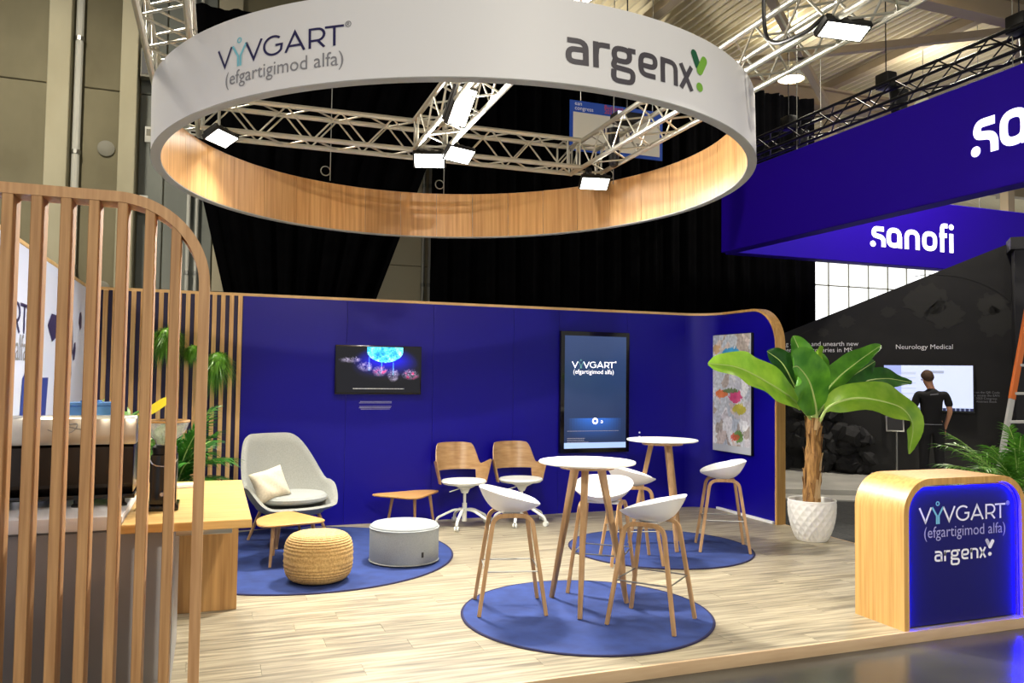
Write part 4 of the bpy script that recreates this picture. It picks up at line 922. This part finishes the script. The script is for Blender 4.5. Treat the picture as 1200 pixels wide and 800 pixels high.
MB().box(-.24, .24, -.2, .2, .03, 3.86).build('shaft', 'plate_black', t); MB().box(-.3, .3, -.26, .26, 3.86, 4.06).build('cap', 'black_metal', t)
# black rocks in front of the wall
t = thing('rock_display', 'heap of black rocks forming a low ledge along the dark wall', 'rocks', WP(-.4, .03, .35))
def rock_mesh(seed):
    b = bmesh.new(); bmesh.ops.create_icosphere(b, subdivisions=2, radius=1)
    for v in b.verts: v.co *= 1+.45*noise.noise(v.co*1.3+Vector((seed*7, seed, 3)))+.2*noise.noise(v.co*3+Vector((seed, 2, 9)))
    me = bpy.data.meshes.new('rock'); b.to_mesh(me); b.free(); me.materials.append(M['rock']); return me
rm = [rock_mesh(k) for k in range(6)]; rnd = random.Random(9)
Z0 = Vector((0, 0, 0))
for k in range(70):
    s = rnd.uniform(-.95, .72); z = rnd.uniform(.06, 1.15)
    if -.75 < s < -.25 and z < .5: continue
    if s > .1 and z > .78: z = rnd.uniform(.05, .7)
    r = rnd.uniform(.12, .24)
    if s > .5: r *= .8
    o = put('rock', rm[k % 6], t, tuple(ws*s+wn_*(-.12-.12*(z < .4)*0+rnd.uniform(0, .18))+Vector((0, 0, max(z, r*.8)))), (rnd.uniform(0, 6), rnd.uniform(0, 6), rnd.uniform(0, 6))); o.scale = (r, r, r*.85)
# tablet stand
t = thing('info_stand', 'slim steel stand with a small clear sign holder before the dark wall', 'stand', (9.66, 9.33, .03))
MB().lathe([(.14, 0), (.14, .008), (.02, .012)], 24).build('base', 'steel', t); MB().tube([(0, 0, .01), (0, 0, .98)], .013, 10).build('pole', 'steel', t)
rt = Matrix.Rotation(R(-42), 3, 'Z') @ Matrix.Rotation(R(-25), 3, 'X')
MB().obox((-.03, 0, 1.0), (.25, .012, .25), rt).build('sign_holder', 'steel', t, bevel=.003); MB().obox(Vector((-.03, 0, 1.0))+rt @ Vector((0, -.009, 0)), (.21, .006, .21), rt).build('sign_plate', 'plate_black', t)
# ladder
t = thing('ladder', 'orange and grey step ladder leaning behind the right palm', 'ladder', (8.15, 6.62, HZ))
for off in (0, .42):
    a = Vector((off, 0, 0)); b = Vector((off+.70, 0, 2.6)); k = a.lerp(b, .60)
    MB().sweep([a, k], Vector((0, 1, 0)), .03, .075).build('rail', 'ladder_grey', t, bevel=.004); MB().sweep([k, b], Vector((0, 1, 0)), .036, .08).build('rail_end', 'orange_paint', t, bevel=.004)
for k in range(1, 8):
    a = Vector((0, 0, 0)).lerp(Vector((.70, 0, 2.6)), k/8); MB().obox(a+Vector((.21, 0, 0)), (.40, .06, .03), Matrix.Identity(3)).build('rung', 'ladder_grey', t)

# ------------------------------------------------------------------ banana plant
PX, PY = 5.93, 6.85
t = thing('banana_plant', 'tall banana plant with broad leaves in white quilted pot', 'plant', (PX, PY, 0)); bp = t
def potf(u, v):
    q = 2*PI*u; z = .385*v
    r = .205+.115*math.sin(min(1, v*1.25)*PI/2)**.8 if v < .8 else .32-.004*(v-.8)
    r = .15+.092*(1-(1-v)**2.6)
    a, b = q*18+z*62, q*18-z*62
    h = min(abs((a/PI) % 2-1), abs((b/PI) % 2-1)); h = 1-h
    return ((r+.008*(h-.5)*(.04 < v < .94))*math.cos(q), (r+.008*(h-.5)*(.04 < v < .94))*math.sin(q), .003+z*1.08)
pot = MB().grid(216, 56, potf, cu=True).lathe([(.15, .003), (.001, .003)], 32).build('pot', 'pot_white', t, smooth=60)
MB().lathe([(.237, .412), (.246, .42), (.24, .427), (.23, .42), (.225, .39), (.22, .33), (.237, .412)], 64).build('pot_rim', 'pot_white', pot)
MB().lathe([(.226, .37), (.15, .38), (.001, .385)], 40).build('soil', 'soil', t)
def trf(u, v):
    q = 2*PI*u; r = .088-.022*v+.02*noise.noise(Vector((math.cos(q)*1.5, math.sin(q)*1.5, v*5)))+.008*noise.noise(Vector((math.cos(q)*4, math.sin(q)*4, v*14)))
    return (r*math.cos(q)+.03*v, r*math.sin(q), .38+.90*v)
MB().grid(28, 40, trf, cu=True).build('trunk', 'trunk', t, smooth=70)
rnd = random.Random(5)
for k in range(26):
    q = rnd.uniform(0, 2*PI); z = .42+.8*rnd.random(); l = rnd.uniform(.14, .3); r = .086-.022*(z-.38)/.9; mb = MB(); v_ = []
    for i in range(6):
        f = i/5; rr = r+.008+.022*f**2; zz = z+l*(f-.4); wd = .026*(1-f*.6); c, s_ = math.cos(q), math.sin(q); x0_ = .03*(zz-.38)/.9
        v_ += [(x0_+rr*c-s_*wd, rr*s_+c*wd, zz), (x0_+rr*c+s_*wd, rr*s_-c*wd, zz)]
    mb.keep = True; mb.add(v_, [(2*i, 2*i+1, 2*i+3, 2*i+2) for i in range(5)]); mb.build('bark_strip', 'bark_pale' if rnd.random() < .55 else 'trunk', t)
def banana(pts, W, up, m, fold=.3, pet=.14, wav=.02, seed=0, tip=.75, nc=10):
    rnd = random.Random(seed); n = 30; S = catmull([Vector(p)-Vector((PX, PY, 0)) for p in pts], n); mb = MB(); U = Vector(up)
    ph = rnd.uniform(0, 6)
    def f(u, v):
        i = min(int(round(u*(n-1))), n-1); p = S[i]; tn = (S[min(i+1, n-1)]-S[max(i-1, 0)]).normalized()
        sd = tn.cross(U).normalized(); nn = sd.cross(tn)
        t_ = max(0, (u-pet)/(1-pet)); wd = .012 if u <= pet else .012+W*(math.sin(PI*t_**tip)**.62)*(1 if t_ < .999 else .02)
        a = v*2-1; fa = fold[0]+(fold[1]-fold[0])*u if isinstance(fold, tuple) else fold
        return p+sd*a*wd*math.cos(fa)+nn*(abs(a)*wd*math.sin(fa))+nn*wav*math.sin(t_*19+ph+a*1.5)*a*a*(1 if t_ > .05 else 0)
    mb.keep = True; mb.grid(n, nc+1, f); o = mb.build('leaf', m, bp, smooth=180)
    MB().tube(S, [.017*(1-.85*i/(n-1)) for i in range(n)], 8).build('midrib', 'midrib', o); return o
banana([(5.95, 6.85, 1.24), (5.6, 6.76, 1.48), (5.12, 6.63, 1.68), (4.75, 6.53, 1.79), (4.38, 6.46, 1.82)], .19, (.2, -.9, .4), 'banana_light', .25, .16, .02, 1)
banana([(5.96, 6.80, 1.24), (5.84, 6.70, 1.45), (5.70, 6.62, 1.66), (5.52, 6.56, 1.80), (5.40, 6.5, 1.80)], .27, (.05, -1, .1), 'banana_green', .12, .12, .012, 2, .8)
banana([(5.99, 6.92, 1.28), (5.99, 7.0, 1.6), (5.94, 7.03, 1.95), (5.87, 7.06, 2.15)], .14, (-.4, -1, .1), 'banana_green', .5, .25, .01, 3)
banana([(5.98, 6.9, 1.28), (6.0, 6.9, 1.6), (5.98, 6.88, 1.85), (5.93, 6.8, 1.96), (5.86, 6.72, 1.9)], .11, (.6, -.8, 0), 'banana_light', .7, .3, .01, 4)
banana([(5.99, 6.9, 1.26), (6.2, 6.98, 1.5), (6.45, 7.03, 1.7), (6.8, 7.08, 1.9), (7.16, 7.13, 2.08)], .15, (-.35, -.6, .7), 'banana_green', .55, .22, .01, 5)
banana([(6.0, 6.93, 1.24), (6.3, 7.1, 1.46), (6.6, 7.2, 1.62), (6.95, 7.24, 1.78), (7.22, 7.28, 1.9)], .14, (.3, -.9, .35), 'banana_dark', .2, .3, .015, 6)
banana([(6.0, 6.92, 1.22), (6.4, 7.1, 1.46), (6.9, 7.25, 1.63), (7.35, 7.28, 1.70), (7.78, 7.28, 1.66)], .16, (.0, -.8, .6), 'banana_dark', .2, .25, .02, 7)
banana([(5.98, 6.80, 1.22), (6.06, 6.73, 1.4), (6.3, 6.62, 1.49), (6.65, 6.56, 1.45), (6.9, 6.55, 1.36), (7.02, 6.56, 1.18), (6.98, 6.58, .90)], .21, (.12, -.82, .55), 'banana_light', .2, .13, .025, 8, .95)
banana([(5.96, 6.93, 1.28), (5.88, 7.05, 1.6), (5.78, 7.13, 1.85), (5.62, 7.18, 1.98)], .15, (.1, -1, .1), 'banana_dark', .25, .25, .01, 9)
banana([(5.99, 6.95, 1.26), (6.03, 7.0, 1.55), (6.12, 7.0, 1.8), (6.14, 6.95, 1.98)], .15, (-.2, -1, .1), 'banana_green', .3, .25, .012, 10)

# ------------------------------------------------------------------ the man at the far screen (seen from behind)
def skin_mesh(chains, name, m, parent, sub=2):
    """chains: lists of (point, radius) sharing points; one continuous skinned surface"""
    V, E, Rr, ix = [], [], [], {}
    for ch in chains:
        prev = None
        for p, r in ch:
            k = tuple(round(c, 4) for c in p)
            if k not in ix: ix[k] = len(V); V.append(p); Rr.append(r if isinstance(r, tuple) else (r, r))
            if prev is not None and (prev, ix[k]) not in E: E.append((prev, ix[k]))
            prev = ix[k]
    me = bpy.data.meshes.new(name); me.from_pydata(V, E, []); o = bpy.data.objects.new(name, me); col.objects.link(o)
    md = o.modifiers.new('skin', 'SKIN'); md.use_smooth_shade = True
    for i, r in enumerate(Rr): me.skin_vertices[0].data[i].radius = r; me.skin_vertices[0].data[i].use_root = (i == 0)
    sb = o.modifiers.new('sub', 'SUBSURF'); sb.levels = sub
    dg = bpy.context.evaluated_depsgraph_get(); me2 = bpy.data.meshes.new_from_object(o.evaluated_get(dg)); bpy.data.objects.remove(o)
    me2.materials.clear(); me2.materials.append(M[m]); me2.polygons.foreach_set('use_smooth', [True]*len(me2.polygons)); me2.name = name
    return put(name, me2, parent)
man = thing('person', 'man in black polo shirt and trousers, seen from behind, reading a screen', 'person', (10.83, 9.75, .03), R(-35))
# local: +Y forward (towards the screen), X to his right
pel = (0, 0, .98); 
def legc(s): return [(pel, (.13, .10)), ((s*.09, .0, .92), (.095, .10)), ((s*.11, .015, .50), (.062, .066)), ((s*.125, -.02, .10), (.042, .046)), ((s*.135, .02, .045), (.042, .04)), ((s*.15, .14, .035), (.04, .028))]
chest = (0, -.01, 1.34); neck = (0, .0, 1.52)
def armc(s, hx): 
    sh = (s*.2, -.01, 1.45); el = (s*.265, -.03, 1.17); wr = (s*.25+hx, .09, .95); ha = (s*.24+hx, .12, .87)
    return [(chest, (.155, .105)), (sh, .058), (el, .042), (wr, .028), (ha, (.04, .022))]
body = [[(pel, (.13, .10)), ((0, 0, 1.12), (.135, .095)), (chest, (.155, .105)), ((0, -.01, 1.46), (.10, .08)), (neck, .055), ((-.025, .03, 1.585), (.062, .07)), ((-.05, .05, 1.67), (.08, .097)), ((-.05, .045, 1.75), (.062, .078))], legc(-1), legc(1), armc(-1, -.01), armc(1, -.02)]
bd = skin_mesh(body, 'body', 'skin', man)
fg = MB()
for s, hx in ((-1, -.01), (1, -.02)):
    ha = Vector((s*.24+hx, .12, .87))
    for k in range(4): a = ha+Vector((0, -.03+k*.02, -.02)); fg.tube([a, a+Vector((s*.004, .012, -.045)), a+Vector((-s*.006, .026, -.08+.008*abs(k-1.5)))], [.010, .009, .007], 7)
    fg.tube([ha+Vector((-s*.01, .03, .03)), ha+Vector((-s*.02, .055, -.0)), ha+Vector((-s*.02, .065, -.035))], [.011, .010, .008], 7)
    for e in (-1,): pass
fg.build('fingers', 'skin', man, smooth=60)
fc = MB(); fc.lathe([(.001, -.02), (.012, -.012), (.014, 0), (.001, .018)], 8, (-.07, .15, 1.68)); fc.lathe([(.001, -.02), (.011, 0), (.001, .02)], 8, (-.13, .05, 1.67)); fc.lathe([(.001, -.02), (.011, 0), (.001, .02)], 8, (.03, .05, 1.67)); fc.build('nose_and_ears', 'skin', man)
skin_mesh([[((0, 0, .90), (.17, .145)), ((0, 0, 1.0), (.172, .14)), ((0, 0, 1.12), (.165, .125)), (chest, (.178, .125)), ((0, -.01, 1.46), (.125, .10)), ((0, .0, 1.54), (.07, .07))],
           [(chest, (.178, .125)), ((-.205, -.01, 1.45), .074), ((-.262, -.028, 1.22), .062)], [(chest, (.178, .125)), ((.205, -.01, 1.45), .074), ((.262, -.028, 1.22), .062)]], 'polo_shirt', 'shirt_black', man)
skin_mesh([[((0, 0, 1.08), (.15, .12)), ((0, 0, .98), (.155, .13)), ((s*.09, 0, .88), (.11, .115)), ((s*.11, .015, .50), (.076, .082)), ((s*.125, -.02, .08), (.066, .07))] for s in (-1, 1)], 'trousers', 'trousers_black', man)
sh = MB()
for s in (-1, 1): sh.lathe([(.05, 0), (.056, .02), (.05, .06), (.03, .085), (.001, .09)], 16, (s*.138, .07, 0), .85, 2.2)
sh.build('shoes', 'black_metal', man)
hr = MB()
def hairf(u, v):
    q = 2*PI*u; e = v*PI*.62; back = .5-.5*math.sin(q)
    d = Vector((math.sin(e)*math.cos(q), math.sin(e)*math.sin(q), math.cos(e)))
    lim = .35+.65*back; e2 = e*lim+.0; d = Vector((math.sin(e2)*math.cos(q), math.sin(e2)*math.sin(q), math.cos(e2)))
    k = 1+.05*noise.noise(d*7); return (-.05+.1*d.x*k, .042+.122*d.y*k, 1.695+.135*d.z*k)
hr.grid(28, 14, hairf, cu=True); hr.build('hair', 'hair', man, smooth=80)
MB().sweep([(-.13, -.10, .96), (0, -.155, .96), (.13, -.10, .96)], Vector((0, 0, 1)), .012, .006).build('shirt_hem_print', 'logo_grey', man)
MB().sweep([(-.05, -.13, 1.43), (.07, -.13, 1.445)], Vector((0, 0, 1)), .016, .006).build('shoulder_print', 'logo_grey', man)

# ------------------------------------------------------------------ hall dome lamps
def dome(lab, x, y, z, k=1.0, up=.06):
    t = thing('dome_lamp', lab, 'lamp', (x, y, z), 0, 'hall dome lamps')
    MB().lathe([(.27, 0), (.26, .05), (.17, .2), (.1, .28), (.06, .3), (.06, .42), (.001, .43)], 28, cap=False).build('shade', 'pipe_white', t)
    MB().lathe([(.25, .012), (.001, .012)], 28).build('diffuser', 'lamp_warm', t); MB().tube([(0, 0, .42), (0, 0, 9-z)], .012, 6).build('stem', 'steel', t)
    area('dome_light', (x, y, z-.03), (0, 0, -1), .5, .5, HALL*k, (1, .92, .78)); area('added_uplight', (x, y, z+.5), (0, 0, 1), .3, .3, HALL*up, (1, .92, .78)); return t  # second light is an uplight added above the opaque shade to brighten the roof
dome('lit dome lamp hanging under roof right of the ring', 11.1, 13.4, 7.9)
dome('round roof lamp at the top edge above the black truss', 10.9, 9.9, 8.2)
dome('lit dome lamp just above the large violet banner', 14.5, 13.2, 7.6)
dome('unseen dome lamp added over the left side of the hall', -2.6, 9.0, 8.0)  # added lamp, out of frame, lights the left of the hall
dome('unseen dome lamp added over the aisle to light the ring front', 2.5, -6.0, 8.0, 3.0)  # added lamp, out of frame, lights the outer face of the ring
dome('unseen dome lamp added far behind the violet banners', 14.0, 20.0, 8.0)  # added lamp, out of sight, lights the far hall
dome('unseen dome lamp added behind the wide black drape to brighten the roof', 6.5, 16.5, 7.0, .6, .5)  # added out of sight, mainly for its uplight on the roof
dome('unseen dome lamp added deep in the hall to brighten the roof', 17.0, 24.0, 7.2, .8, .5)  # added out of sight, brightens the far roof from below
dome('unseen dome lamp added behind the left drape, over the back aisle', 1.0, 17.5, 7.0, .5, .4)  # added out of sight, its uplight brightens the roof beyond the drapes
